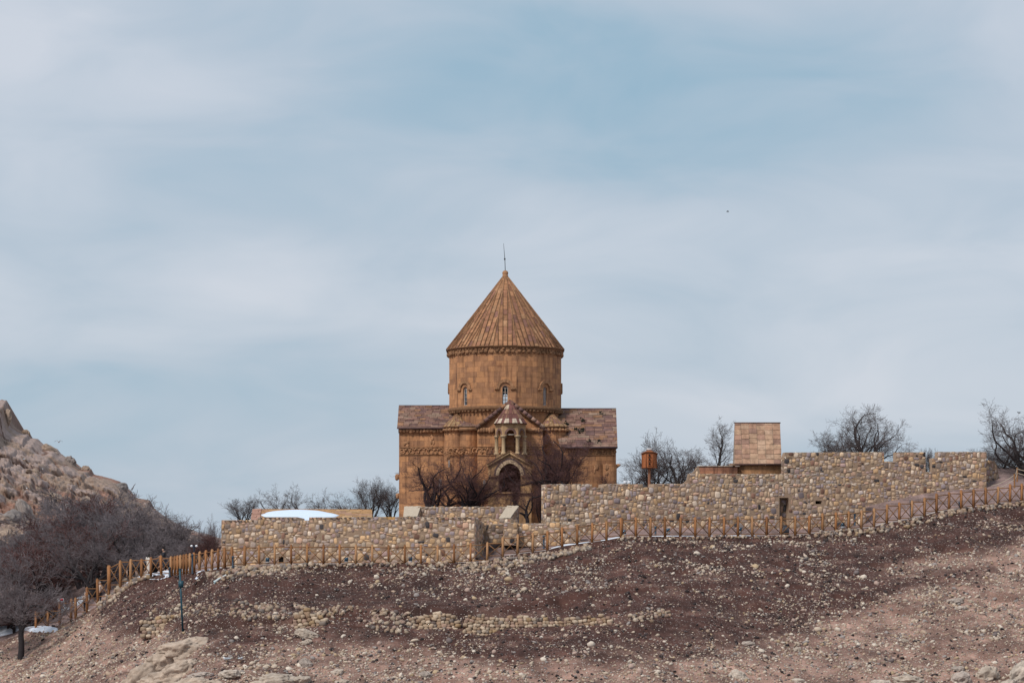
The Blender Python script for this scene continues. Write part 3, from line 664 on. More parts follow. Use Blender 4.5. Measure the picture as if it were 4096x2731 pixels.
# carved figures in low relief on the walls, between the trees
for a, b, Y in ((1730, 1760, YW), (1625, 1775, YW), (1672, 1890, YW), (1700, 1960, YW), (1890, 1900, Yb), (1890, 1985, Yb), (2380, 1872, YE), (2428, 1872, YE - .22), (2300, 1880, YE)):
    mb = MB(); c = P(a, b, Y - .02); n = 5
    stones(mb, np.array(c) + RNG.normal(0, 1, (n, 3)) * (.1, .0, .25), np.array((.13, .05, .22)) * RNG.uniform(.6, 1.2, (n, 3)), np.tile(np.eye(3), (n, 1, 1)), OC * RNG.uniform(.7, 1.1, (n, 1)), ICO2, .15)
    mb.build('relief_carving', M_SAND, CH)
for a, y0, y1, Y, w in ((1796, 1840, 1868, 248.55, 6), (1760, 1915, 1960, YW, 13), (1937, 1918, 1962, YT, 10)):
    W = w / FPX * Y; mb = MB(); ar = arch(xx(a, Y), W, zz(y1, Y), zz(y0, Y) - W / 2, 8); inn = arch(xx(a, Y), W - .06, zz(y1, Y) + .03, zz(y0, Y) - W / 2, 8)
    mb.plate((0, Y - .05, 0), (1, 0, 0), (0, 0, 1), (0, -1, 0), ar, [inn], .1, (.42, .36, .33)); mb.box((xx(a, Y), Y - .03, (zz(y0, Y) + zz(y1, Y)) / 2), (.025, .05, zz(y0, Y) - zz(y1, Y) - .05), (.42, .36, .33))
    f_ = mb.build('window', M_PAINT, CH); mb = MB(); mb.plate((0, Y - .015, 0), (1, 0, 0), (0, 0, 1), (0, -1, 0), inn, (), .01); mb.build('pane', M_GDARK if w == 6 else M_GPALE, f_)
# porch
YP = 243.2; px0, px1 = xx(1953, YP), xx(2126, YP); pxc = xx(2039.5, YP); pze, pza = zz(1858, YP), zz(1808, YP)
mb = MB(); op = arch(pxc, 1.86, zz(1968, YP), zz(1901, YP), 12, .12)
mb.plate((0, YP, 0), (1, 0, 0), (0, 0, 1), (0, -1, 0), [(px0, ZB), (px1, ZB), (px1, pze), (pxc, pza), (px0, pze)], [op], .5, OCL * .82)
for x in (px0, px1 - .5): mb.prism([(x, YP + .5), (x + .5, YP + .5), (x + .5, YT), (x, YT)], ZB, pze, OC)
mb.prism([(px0 + .5, YP + .5), (px1 - .5, YP + .5), (px1 - .5, YT), (px0 + .5, YT)], ZB, zz(1972, YP), OC * .8)
mb.box((xx(1972, YP), YP - .04, zz(1906, YP)), (xx(1992, YP) - xx(1952, YP), .16, .14), OC * .45); mb.box((xx(2104, YP), YP - .04, zz(1906, YP)), (xx(2124, YP) - xx(2086, YP), .16, .14), OC * .5)
mb.box((pxc, YP - .06, zz(1971, YP)), (px1 - px0 + .2, .2, .10), OCL * 1.0)
po = mb.build('porch_wall', M_ASH, CH)
def archband(mb, xc, Y, zs, r0, r1, n, colf, pointed=.12, dep=.12, legs=0):
    def pt(a, r): x = math.cos(a); return (xc + r * x, zs + r * (math.sin(a) + pointed * (1 - abs(x)) ** 1.3))
    for i in range(n):
        a, b = math.pi * i / n + .008, math.pi * (i + 1) / n - .008
        mb.plate((0, Y, 0), (1, 0, 0), (0, 0, 1), (0, -1, 0), [pt(a, r0), pt(a, r1), pt(b, r1), pt(b, r0)], (), dep, colf())
mb = MB(); archband(mb, pxc, YP - .06, zz(1901, YP), .935, 1.21, 15, lambda: np.array([.50, .36, .235]) * random.uniform(.88, 1.1)); archband(mb, pxc, YP - .03, zz(1901, YP), 1.22, 1.36, 15, lambda: np.array([.10, .065, .065]) * random.uniform(.8, 1.2))
mb.build('porch_arch', M_SAND, CH)
mb = MB()
for s, xe in ((-1, px0), (1, px1)):
    e = np.array([xe + s * .1, YP - .12, pze + .03]); a = np.array([pxc, YP - .12, pza + .1]); pts = [tuple(e), tuple(a), tuple(a + [0, YT - YP, 0]), tuple(e + [0, YT - YP, 0])]
    if s > 0: pts = [pts[1], pts[0], pts[3], pts[2]]
    slabs(mb, *plane_from(pts), .45, .4, pcol, lift=.05); d = (a - e); 
    mb.bar(e, a + [0, 0, .0], .16, .10, OC * .45); mb.bar(e - [0, -.02, .14], a - [0, -.02, .16], .14, .18, OCL * 1.0)
mb.build('porch_roof', M_SLAB, CH)
# belfry on the porch
bx, by, BR = xx(2042, 244.6), 244.65, 1.20
mb = MB(); hexp = [(bx + (BR + .1) * math.cos(math.radians(60 * i)), by + (BR + .1) * math.sin(math.radians(60 * i))) for i in range(6)]
mb.prism(hexp, 10.68, zz(1818, 244), OCL * .75); mb.build('belfry_base', M_SAND, CH)
zc0, zc1, zc2 = zz(1816, 244), zz(1744, 244), zz(1694, 244)
for i in range(6):
    a = math.radians(60 * i); mb = MB(); c = (bx + BR * math.cos(a), by + BR * math.sin(a), 0)
    mb.lathe(c, [(.24, zc0), (.24, zc0 + .09), (.18, zc0 + .16), (.158, zc0 + .2), (.15, zc1 - .12), (.17, zc1 - .10)], 14, np.array([.48, .34, .20]) * (1 if i in (1, 2, 3, 4, 5, 0) else 1))
    mb.box((c[0], c[1], zc1 - .02), (.40, .40, .17), np.array([.40, .29, .18]), rz=a); mb.build('column', M_SAND, CH)
mb = MB()
for i in range(6):
    a = math.radians(60 * i + 30); n = np.array([math.cos(a), math.sin(a), 0]); t = np.array([-math.sin(a), math.cos(a), 0]); ap = (BR + .10) * math.cos(math.radians(30)); w = (BR + .10) * .5
    ar = [(-.34, zc1 + .06), (-.34, zc1 + .12)] + [(-.34 * math.cos(q), zc1 + .12 + .40 * math.sin(q)) for q in np.linspace(.2, math.pi - .2, 9)] + [(.34, zc1 + .12), (.34, zc1 + .06)]
    out = [(-w, zc1 + .06)] + ar + [(w, zc1 + .06), (w, zc2), (-w, zc2)]
    mb.plate(np.array([bx, by, 0]) + n * ap, t, (0, 0, 1), n, out[::1], (), .3, OCL * random.uniform(.85, .98))
    for j in range(7):
        b0, b1 = math.pi * j / 7, math.pi * (j + 1) / 7 - .02
        q = [(.35 * math.cos(b0), zc1 + .12 + .41 * math.sin(b0)), (.52 * math.cos(b0), zc1 + .12 + .58 * math.sin(b0)), (.52 * math.cos(b1), zc1 + .12 + .58 * math.sin(b1)), (.35 * math.cos(b1), zc1 + .12 + .41 * math.sin(b1))]
        mb.plate(np.array([bx, by, 0]) + n * (ap + .015), t, (0, 0, 1), n, q, (), .05, np.array([.17, .10, .085]) * random.uniform(.8, 1.3))
    mb.plate(np.array([bx, by, 0]) + n * (ap + .06), t, (0, 0, 1), n, [(-w - .04, zc2 - .12), (w + .04, zc2 - .12), (w + .04, zc2 + .01), (-w - .04, zc2 + .01)], (), .2, OCL * 1.0)
mb.build('belfry_arcade', M_SAND, CH)
mb = MB(); ap = np.array([bx, by, zz(1600, 244.6)]); k = 0
for i in range(12):
    a0, a1 = math.radians(30 * i + 15), math.radians(30 * i + 45); Rr = BR + .26
    p0, p1 = [np.array([bx + Rr * math.cos(q), by + Rr * math.sin(q), zc2]) for q in (a0, a1)]
    def cf(ii, j, i=i): 
        if j == 0: return np.array([.50, .40, .31]) if (ii % 2 == 0 and (i in (7, 8) or i % 3 == 0)) else np.array([.15, .065, .055]) * random.uniform(.8, 1.8)
        if j == 3 and random.random() < .35: return np.array([.44, .34, .25])
        return np.array([.15, .065, .055]) * random.uniform(.8, 1.3) if random.random() < .6 else np.array([.24, .13, .085]) * random.uniform(.8, 1.1)
    slabs(mb, *plane_from([p0, p1, ap]), .26, .52, cf, gap=.02, lift=.04, by_col=False, stag=False, jit=.02)
mb.lathe((bx, by, ap[2] - .32), [(.20, 0), (.0, .36)], 10, (.42, .33, .24)); mb.lathe((bx, by, zc2 - .02), [(BR + .26, 0), (.1, .01)], 12, OC * .5, phase=math.radians(15))
mb.build('belfry_roof', M_SLAB, CH)
mb = MB(); mb.box((bx, by - .95, zc1 + .12), (.8, .07, .05), (.6, .56, .5)); mb.build('tie_beam', M_PAINT, CH)
# ------------------------------------------------------------------ rubble walls
rubble_wall('rubble_wall', 'long low rubble stone wall at the left with a bluish snowy roof showing above it', (886, 216), (1900, 215.2),
    [(886, 2079), (1030, 2079), (1031, 2067), (1188, 2067), (1189, 2080), (1236, 2080), (1237, 2068), (1526, 2067), (1527, 2077), (1578, 2078), (1579, 2067), (1899, 2068)], 2275, 5.0, ends=(1, 1), holes=[(1115, 1134, 2226, 2252)])
rubble_wall('rubble_wall', 'slanting end face of the long left wall beside the ramp, seen edge on', (1900, 215.3), (1935, 219.6), [(1900, 2069), (1935, 2090)], 2230, .6, ends=(0, 0), cap=(.42, .37, .31))
w = MB()
for i in range(5): w.box((xx(1118 + i * 3.6, 215.6), 216.0, zz(2240, 216)), (.02, .02, .52), (.06, .05, .045))
w.box((xx(1124.5, 216), 216.5, zz(2240, 216)), (.6, .1, .7), (.02, .015, .015)); tag(w.build('drain_grate', M_IRON), 'small dark barred opening low in the left rubble wall behind the fence', 'grate')
# low parapets around the court between the two big walls
t = empty('stair_parapet', tuple(P(1850, 2075, 224)), 'low rubble enclosure wall with pale plastered sloping shoulders in front of the church', 'stone wall')
rubble_wall('back_wall', '', (1672, 227), (2045, 227), [(1672, 2026), (2045, 2026)], 2110, .9, ends=(0, 0), parent=t)
PLC = np.array([.50, .41, .315])
def shoulder(pa, pb, Yb, Yf, yt, yf, name):
    """side wall whose plastered top slopes down towards the front"""
    m = MB(); xb0, xb1 = xx(pa[0], Yb), xx(pb[0], Yb); xf0, xf1 = xx(pa[1], Yf), xx(pb[1], Yf); zb, zf = zz(yt, Yb), zz(yf, Yf)
    V = [(xf0, Yf, 3.5), (xf1, Yf, 3.5), (xb1, Yb, 3.5), (xb0, Yb, 3.5), (xf0, Yf, zf), (xf1, Yf, zf), (xb1, Yb, zb), (xb0, Yb, zb)]
    m.add(V, [[0, 1, 5, 4], [1, 2, 6, 5], [3, 0, 4, 7], [2, 3, 7, 6]], MORT)
    m.add([V[4], V[5], V[6], V[7]], [[0, 1, 2, 3]], PLC)
    nx_, ny_ = 14, 18; G = []
    for j in range(ny_):
        for i in range(nx_):
            a, b = i / (nx_ - 1), j / (ny_ - 1); p = (np.array(V[4]) * (1 - a) + np.array(V[5]) * a) * (1 - b) + (np.array(V[7]) * (1 - a) + np.array(V[6]) * a) * b
            G.append(p + [0, 0, .05 + .025 * random.uniform(-1, 1)])
    I = np.arange(nx_ * ny_).reshape(ny_, nx_); m.add(G, np.stack([I[:-1, :-1], I[:-1, 1:], I[1:, 1:], I[1:, :-1]], -1).reshape(-1, 4), PLC)
    ux = np.array([xb1 - xf1, Yb - Yf, 0]); L = np.linalg.norm(ux); ux /= L; nr = np.array([ux[1], -ux[0], 0])
    face_stones(m, (xf1, Yf, 0), ux, nr, 0, L, zf - 1.4, lambda u: zf + (zb - zf) * u / L)
    face_stones(m, (xf0, Yf, 0), (1, 0, 0), (0, -1, 0), 0, xf1 - xf0, zf - 1.6, lambda u: zf)
    return m.build(name, M_STONE, t)
shoulder((1617, 1613), (1683, 1669), 228, 222, 2026, 2067, 'shoulder_wall'); shoulder((2029, 1995), (2076, 2040), 228, 219.5, 2024, 2074, 'shoulder_wall')
rubble_wall('rubble_wall', 'low rubble wall course right of the long left wall, beneath the sloping plastered shoulder', (1934, 220.5), (2042, 219.4), [(1934, 2078), (1990, 2076), (2041, 2076)], 2115, 1.2, ends=(0, 1))
rubble_wall('rubble_wall', 'shaded recessed rubble wall between the end of the long left wall and a square stone pier', (1925, 219.4), (2016, 219.4), [(1925, 2096), (2016, 2096)], 2175, .8, ends=(0, 0), tone=.72)  # shade of the recess is put into the stone colour through tone
rubble_wall('rubble_pier', 'short square rubble pier in the gap between the long left wall and the tall wall', (2015, 218.3), (2069, 218.3), [(2015, 2089), (2069, 2089)], 2180, 1.6, cat='stone pier')
rubble_wall('rubble_wall', 'low rubble wall closing the gap in front of the reddish tree', (2070, 219.2), (2240, 218.8), [(2070, 2092), (2184, 2092), (2185, 2086), (2240, 2087)], 2185, .9)
rubble_wall('rubble_block', 'low stepped rubble block at the foot of the tall wall beside the fence ramp', (2244, 218.4), (2321, 218.4), [(2244, 2094), (2321, 2095)], 2180, 1.2)
# tall right walls
E1 = rubble_wall('rubble_wall', 'tall rubble wall rising right of the gap, with two shallow notches in its top', (2185, 221), (3463, 228.6),
    [(2185, 1936), (2368, 1936), (2369, 1949), (2414, 1949), (2415, 1935), (2571, 1935), (2572, 1948), (2615, 1948), (2616, 1934), (3116, 1934), (3117, 1946), (3156, 1946), (3157, 1934), (3463, 1933)], (2190, 2150), 1.3,
    holes=[(3118, 3154, 1990, 2112), (3262, 3287, 2002, 2015)])
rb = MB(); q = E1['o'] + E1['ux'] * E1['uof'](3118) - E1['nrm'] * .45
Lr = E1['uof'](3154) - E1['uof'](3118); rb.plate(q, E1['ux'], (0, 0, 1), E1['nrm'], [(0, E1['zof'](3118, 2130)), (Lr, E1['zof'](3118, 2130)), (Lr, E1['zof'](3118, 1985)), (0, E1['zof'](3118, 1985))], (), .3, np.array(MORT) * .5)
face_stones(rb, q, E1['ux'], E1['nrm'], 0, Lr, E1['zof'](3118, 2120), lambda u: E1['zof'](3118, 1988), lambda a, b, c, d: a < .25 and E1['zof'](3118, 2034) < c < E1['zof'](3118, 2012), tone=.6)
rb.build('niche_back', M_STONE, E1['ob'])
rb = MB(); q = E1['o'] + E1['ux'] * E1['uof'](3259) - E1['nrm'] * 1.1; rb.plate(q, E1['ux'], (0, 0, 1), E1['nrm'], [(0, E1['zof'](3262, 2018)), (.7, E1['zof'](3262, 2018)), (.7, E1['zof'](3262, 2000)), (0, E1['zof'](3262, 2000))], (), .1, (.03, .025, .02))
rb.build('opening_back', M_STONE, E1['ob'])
rubble_wall('rubble_wall', 'rough broken rubble wall stepping up behind the tall wall below the brown sandstone ledge', (2715, 231), (3150, 231.5),
    [(2715, 1950), (2736, 1932), (2752, 1918), (2757, 1893), (2775, 1888), (2784, 1878), (2790, 1868), (2796, 1868), (2800, 1894), (2990, 1895), (3150, 1895)], 1990, 1.2, tone=.92)
rubble_wall('crenellated_wall', 'highest rubble wall at the right with square gaps like battlements in its top', (3140, 233.5), (3948, 236.5),
    [(3134, 1835), (3140, 1809), (3536, 1807.5), (3537, 1845), (3583, 1846), (3584, 1808), (3702, 1808), (3703, 1887), (3727, 1887), (3728, 1832), (3750, 1832), (3751, 1807), (3946, 1806.5)], (2060, 2010), .75, sc=.84, tone=.95)
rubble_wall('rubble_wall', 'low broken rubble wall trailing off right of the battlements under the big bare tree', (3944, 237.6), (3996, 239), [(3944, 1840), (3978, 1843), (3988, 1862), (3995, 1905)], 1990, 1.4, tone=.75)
rubble_wall('rubble_wall', 'middle rubble ledge wall running between the tall wall and the battlements', (2990, 230.0), (3300, 231.0), [(2990, 1896), (3145, 1896), (3290, 1896.5), (3300, 1905), (3440, 1905), (3445, 1925)], 1990, 1.0, ends=(1, 0))
# sandstone buildings --------------------------------------------
def scol(i, j): 
    c = np.array([(.36, .21, .14), (.41, .265, .175), (.30, .165, .115), (.44, .30, .21), (.20, .11, .095), (.33, .185, .14)]); return (c * .6 + np.array([.37, .235, .16]) * .4)[RNG.choice(6, p=[.26, .24, .16, .18, .08, .08])] * random.uniform(.9, 1.1)
hb = empty('sandstone_chapel', tuple(P(3030, 1900, 237)), 'small building with a steep checkered sandstone slab roof rising behind the right rubble walls', 'building')
Yh = 236.0; a0, a1, b0, b1 = xx(2938, Yh), xx(3127, Yh), xx(2938, Yh + 1.9), xx(3120, Yh + 1.9); ze, zt_ = zz(1855, Yh), zz(1693, Yh + 1.9)
mb = MB(); slabs(mb, *plane_from([(a0, Yh, ze), (a1, Yh, ze), (b1, Yh + 1.9, zt_), (b0, Yh + 1.9, zt_)]), .62, .47, scol, gap=.035, lift=.05, stag=False, by_col=True, jit=.08, base=(.42, .33, .25))
mb.add([(a0, Yh, ze), (b0, Yh + 1.9, zt_), (b0, Yh + 3.8, ze)], [[0, 1, 2]], (.40, .31, .24)); mb.add([(a1, Yh, ze), (b1, Yh + 3.8, ze), (b1, Yh + 1.9, zt_)], [[0, 1, 2]], (.40, .31, .24))
mb.add([(b0, Yh + 1.9, zt_), (b1, Yh + 1.9, zt_), (b1, Yh + 3.8, ze), (b0, Yh + 3.8, ze)], [[0, 1, 2, 3]], (.3, .2, .14))
mb.bar((b0 - .05, Yh + 1.9, zt_ + .05), (b1 + .05, Yh + 1.9, zt_ + .05), .16, .08, (.14, .09, .08)); mb.bar((a0, Yh - .05, ze - .04), (a1, Yh - .05, ze - .04), .2, .12, (.12, .07, .06))
mb.build('roof', M_SLAB, hb)
mb = MB(); mb.prism([(a0 + .03, Yh + .15), (a1 - .04, Yh + .15), (a1 - .04, Yh + 3.7), (a0 + .03, Yh + 3.7)], 5, ze - .05, (.42, .235, .12))
mb.prism([(a0 - .28, Yh + .9), (a0 + .1, Yh + .9), (a0 + .1, Yh + 3.5), (a0 - .28, Yh + 3.5)], 5, ze + .1, (.40, .31, .24)); mb.build('wall', M_ASH, hb)
mb = MB(); Yl = 235.2; x0, x1 = xx(2791, Yl), xx(2950, Yl - .0); mb.prism([(x0, Yl), (x1, Yl), (x1, Yl + 1.6), (x0, Yl + 1.6)], 5, zz(1866, Yl), (.34, .165, .105))
u = x0
while u < x1: 
    w_ = random.uniform(.4, .8); mb.box((min(u + w_ / 2, x1 - .1), Yl + .8, zz(1864, Yl)), (w_ - .02, 1.7, .09), np.array([.45, .38, .31]) * random.uniform(.85, 1.1)); u += w_
tag(mb.build('sandstone_ledge', M_ASH), 'low reddish sandstone wall with a pale top, left of the steep slab roof', 'stone wall')
# low sandstone building with snow
sb = empty('sandstone_house', tuple(P(1250, 2080, 224)), 'low sandstone building whose shallow slab roof carries bluish snow behind the long left wall', 'building')
Y0, Y1 = 221.5, 226.0; mb = MB(); r = [(xx(1000, Y0), Y0, zz(2092, Y0)), (xx(1489, Y0), Y0, zz(2092, Y0)), (xx(1488, Y1), Y1, zz(2038, Y1)), (xx(1010.5, Y1), Y1, zz(2037.5, Y1))]
OR = lambda i, j: np.array([(.40, .225, .105), (.42, .26, .135), (.34, .20, .13), (.37, .21, .10)][random.choice((0, 1, 2, 3))]) * random.uniform(.9, 1.08)
slabs(mb, *plane_from(r), 1.0, .5, OR, gap=.025, lift=.03, base=(.35, .22, .12)); 
xe = xx(1046, Y1); slabs(mb, *plane_from([r[0], (xx(1036, Y0), Y0, r[0][2] + .04), (xx(1046, Y1), Y1, r[3][2] + .04), r[3]]), .8, .6, lambda i, j: np.array([.36, .20, .15]) * random.uniform(.9, 1.1), lift=.05)
mb.bar(r[3], r[2], .15, .1, (.33, .19, .10)); mb.build('roof', M_SLAB, sb)
mb = MB(); mb.prism([(r[0][0] + .1, Y0 + .1), (r[1][0] - .05, Y0 + .1), (r[2][0] - .05, Y1), (r[3][0] + .1, Y1)], 3.5, r[0][2] - .1, (.42, .26, .13)); mb.add([r[1], (r[1][0], Y1, r[1][2]), r[2]], [[0, 1, 2]], (.3, .17, .09)); mb.build('wall', M_ASH, sb)
mb = MB(); Yq = 220.6; mb.prism([(xx(1500, Yq), Yq), (xx(1640, Yq), Yq), (xx(1640, Yq), Yq + 2), (xx(1500, Yq), Yq + 2)], 3.5, zz(2066.5, Yq), (.47, .29, .12)); tag(mb.build('sandstone_ledge', M_ASH), 'strip of yellow sandstone showing in a notch of the long left wall', 'stone wall')
def sheet(name, pts, h, label, cat, matl, col, up=(0, 0, 1), wob=.0, parent=None):
    """thin domed sheet of snow over an outline of 3D points"""
    pts = np.array(pts, float); c = pts.mean(0); up = np.array(up, float); m = MB(); n = len(pts); rings = []
    for t, q in ((1.0, -.06), (1.0, .02), (.93, .6), (.75, .85), (.45, 1.0)): rings.append(c + (pts - c) * t + up * h * q)
    V = np.concatenate(rings + [[c + up * h]]); Fc = [[i * n + k, i * n + (k + 1) % n, (i + 1) * n + (k + 1) % n, (i + 1) * n + k] for i in range(4) for k in range(n)]
    m.add(V, Fc, col); m.add(V, [[4 * n + k, 4 * n + (k + 1) % n, 5 * n] for k in range(n)], col)
    o = m.build(name, matl, parent, smooth=True); return tag(o, label, cat) if label else o
def roofpt(px, py):
    t = (2092 - py) / (2092 - 2038); Y = Y0 + (Y1 - Y0) * t; return (xx(px, Y), Y, zz(py, Y) + .04)
pts = []
for i in range(46):
    a = 2 * math.pi * i / 46; w_ = 1 + .04 * math.sin(3 * a + 1) + .03 * math.sin(9 * a) + .06 * random.uniform(-1, 1)
    pts.append(roofpt(1192 + 150 * math.cos(a) * w_ * (1 if math.cos(a) > 0 else .97), min(2091, max(2040.5, 2066 + 25.5 * math.sin(-a)))))
sheet('snow_patch', pts, .10, 'big oval sheet of snow lying on the sandstone roof', 'snow', M_SNOW, (.62, .71, .84))
# ------------------------------------------------------------------ dry stone remains, scree and boulders
def pile(label, outline, n, sz, tidy=0.0, name='dry_stone_wall', cat='stone wall', lift=.0, stack=1, dark=.1):
    """stones heaped on the slope over a band given by photo columns: outline = [(px, py_top, py_bottom)...]"""
    xs = [o[0] for o in outline]; cen, ss = [], []
    n = int(n * (.65 if name == 'stone_pile' else 1))
    for (xa, ta, ba), (xb, tb, bb) in zip(outline[:-1], outline[1:]):
        k = int(n * (xb - xa) / (xs[-1] - xs[0]))
        for _ in range(k):
            f = random.random(); px = xa + (xb - xa) * f; t0 = ta + (tb - ta) * f; b0 = ba + (bb - ba) * f
            g = random.random(); py = t0 + (b0 - t0) * g
            h = hit(px, b0 - (b0 - py) * (1 - tidy)); h = h if not tidy else Vector((xx(px, h.y), h.y, zz(py, h.y)))
            s = sz * random.uniform(.6, 1.25); cen.append((h.x, h.y + .1 * tidy, h.z + s * .25)); ss.append((s * random.uniform(.9, 1.35), s * 1.0, s * random.uniform(.65, .95)))
    m = MB(); stones(m, cen, ss, rotm(len(cen), .6 if tidy else 1.2), hcol(len(cen)) * np.array([.78, .74, .70]), ICO1, .25)
    return tag(m.build(name, M_STONE), label, cat, kind='stuff' if name == 'stone_pile' else None)
def coursed(label, outline, cs, name='dry_stone_wall'):
    """low terrace wall of rounded fieldstones fitted together"""
    cen, ss = [], []; xs = [o[0] for o in outline]; tp = [o[1] for o in outline]; bt = [o[2] for o in outline]
    py_b = lambda x: np.interp(x, xs, bt) + 7; py_t = lambda x: np.interp(x, xs, tp)
    row = -3; hh = cs
    Yw = np.mean([hit(x, py_b(x)).y for x in np.linspace(xs[0], xs[-1], 12)])
    while True:
        px = xs[0] + random.uniform(0, hh); any_ = False
        while px < xs[-1]:
            w_ = hh * random.uniform(.75, 1.7); yc = py_b(px + w_ / 2) - (row + .5) * hh * .88 + random.uniform(-.15, .15) * hh
            if yc > py_t(px + w_ / 2) + hh * .25 + random.uniform(-.5, .5) * hh:
                any_ = True; Yq = Yw + .18 * row + random.uniform(-.05, .05); k = Yq / FPX
                cen.append(((px + w_ / 2 - 2048) * k, Yq, (HZ - yc) * k)); ss.append((w_ * .53 * k, .26, hh * random.uniform(.48, .60) * k))
            px += w_ * 1.0
        row += 1
        if (not any_ and row > 0) or row > 12: break
    # dark core behind the stones
    m = MB(); core = [(x, 0) for x in xs]
    for (xa, ta, ba), (xb, tb, bb) in zip(outline[:-1], outline[1:]):
        k = (Yw + .2) / FPX; q = [((xa - 2048) * k, (HZ - ba - 30) * k), ((xb - 2048) * k, (HZ - bb - 30) * k), ((xb - 2048) * k, (HZ - max(tb + 12, tb * .5 + bb * .5)) * k), ((xa - 2048) * k, (HZ - max(ta + 12, ta * .5 + ba * .5)) * k)]
        m.plate((0, Yw + .2, 0), (1, 0, 0), (0, 0, 1), (0, -1, 0), q, (), .25, SOIL_D * .9)
    stones(m, cen, ss, rotm(len(cen), .22), hcol(len(cen)) * np.array([.82, .75, .67]), RB, .18)
    return tag(m.build(name, M_STONE), label, 'stone wall')
coursed('dry stone wall stump left of the teal post, on the dark earth', [(556, 2492, 2500), (585, 2468, 2504), (650, 2462, 2500), (732, 2450, 2488)], 16)
pile('scatter of wall stones uphill behind the teal post', [(600, 2440, 2485), (740, 2418, 2465), (880, 2412, 2462)], 120, .15, name='stone_pile', cat='stones')
pile('loose heap of tumbled stones right of the teal post', [(922, 2405, 2475), (1000, 2410, 2482), (1140, 2425, 2478)], 150, .17, name='stone_pile', cat='stones')
coursed('curved dry stone wall stump with a loose crown, second from the left on the slope', [(1168, 2470, 2490), (1185, 2440, 2500), (1230, 2430, 2498), (1290, 2448, 2480)], 17)
pile('thin line of tumbled stones between two wall stumps', [(1180, 2420, 2445), (1290, 2425, 2475), (1450, 2430, 2485)], 110, .16, name='stone_pile', cat='stones')
pile('wide tumble of stones around a dark hollow in the middle of the slope', [(1455, 2445, 2500), (1540, 2445, 2535), (1620, 2455, 2535), (1680, 2460, 2500)], 150, .18, name='stone_pile', cat='stones')
coursed('lens shaped dry stone wall stump at the centre of the slope', [(1664, 2478, 2492), (1700, 2452, 2502), (1750, 2444, 2506), (1800, 2458, 2500), (1830, 2478, 2488)], 15)
coursed('longest dry stone terrace wall, crossing the slope below the church', [(1852, 2462, 2484), (1900, 2462, 2500), (2050, 2466, 2505), (2180, 2464, 2503), (2200, 2476, 2502), (2300, 2464, 2500), (2434, 2462, 2484)], 14.5)
pile('isolated heap of pale stones right of the terrace wall', [(2518, 2462, 2490), (2600, 2440, 2490), (2680, 2438, 2465)], 85, .16, name='stone_pile', cat='stones')
pile('stacked retaining stones under the rising fence', [(1830, 2262, 2288), (1900, 2254, 2290), (2000, 2238, 2282), (2080, 2226, 2266), (2160, 2216, 2246), (2240, 2206, 2230), (2300, 2192, 2212), (2360, 2180, 2198)], 330, .165, name='retaining_wall', cat='stone wall')
pile('broken bedding stones under the left end of the fence', [(830, 2278, 2320), (900, 2274, 2324), (980, 2270, 2308), (1080, 2266, 2288), (1190, 2262, 2272)], 150, .19, name='retaining_wall', cat='stone wall')
pile('rough edging stones under the middle stretch of fence', [(1190, 2258, 2270), (1500, 2256, 2268), (1800, 2254, 2272)], 80, .16, name='retaining_wall', cat='stone wall')
pile('pale flat edging stones under the upper right fence', [(3260, 2132, 2150), (3450, 2118, 2142), (3560, 2096, 2126), (3700, 2068, 2098), (3800, 2046, 2064), (3950, 2026, 2042), (4110, 2008, 2024)], 210, .18, name='retaining_wall', cat='stone wall')
pile('row of small edging stones under the level fence', [(2460, 2148, 2160), (2600, 2148, 2164), (3000, 2147, 2154), (3250, 2140, 2152)], 120, .13, name='retaining_wall', cat='stone wall')
pile('crumbling pale masonry steps under the fence on the far left', [(392, 2420, 2440), (440, 2372, 2410), (500, 2316, 2360), (560, 2302, 2325), (600, 2300, 2312)], 150, .2, name='rough_steps', cat='steps')
# individually visible larger stones
grp = 'larger loose stones scattered on the slope'
STV = []; SNM = ('cream', 'brownish', 'whitish', 'grey', 'pinkish tan', 'dark', 'ochre tan', 'grey')
for i in range(8):
    m = MB(); stones(m, [(0, 0, 0)], [(1, .85, .72)], rotm(1), np.ones((1, 3)) * np.array(HPAL[(0, 1, 2, 3, 4, 5, 6, 3)[i]]) * 1.08, ICO1 if i % 2 else ICO2, .2 if i % 2 else .12); o = m.build('loose_stone', M_STONE); STV.append(o.data); bpy.data.objects.remove(o)
CNAMES = ((700, 'at the left'), (1150, 'left of the church'), (1600, 'under the sandstone roof'), (2050, 'under the church'), (2480, 'under the ramp'), (2850, 'under the bird house'), (3250, 'under the chapel'), (3650, 'under the battlements'), (9999, 'far right'))
def put_stone(px, py, s, k=None):
    k = random.choice((0, 0, 1, 2, 2, 3, 4, 4, 5, 6, 7)); o = bpy.data.objects.new('loose_stone', STV[k]); COL.objects.link(o)
    h = hit(px, py); o.location = (h.x, h.y, h.z + s * .05); s_ = s * random.uniform(.85, 1.15)
    o.scale = (s_ * random.uniform(.9, 1.4), s_, s_ * random.uniform(.7, 1)); o.rotation_euler = (random.uniform(-.4, .4), random.uniform(-.4, .4), random.uniform(0, 6))
    c = next(n for x, n in CNAMES if px < x); r = 'close to the fence' if py < 2300 else 'on the upper slope' if py < 2430 else 'on the mid slope' if py < 2560 else 'low on the slope' if py < 2650 else 'near the bottom edge'
    tag(o, '%s %s loose stone %s, %s' % ('small' if s < .13 else 'medium' if s < .18 else 'large', SNM[k], r, c), 'stone', grp)
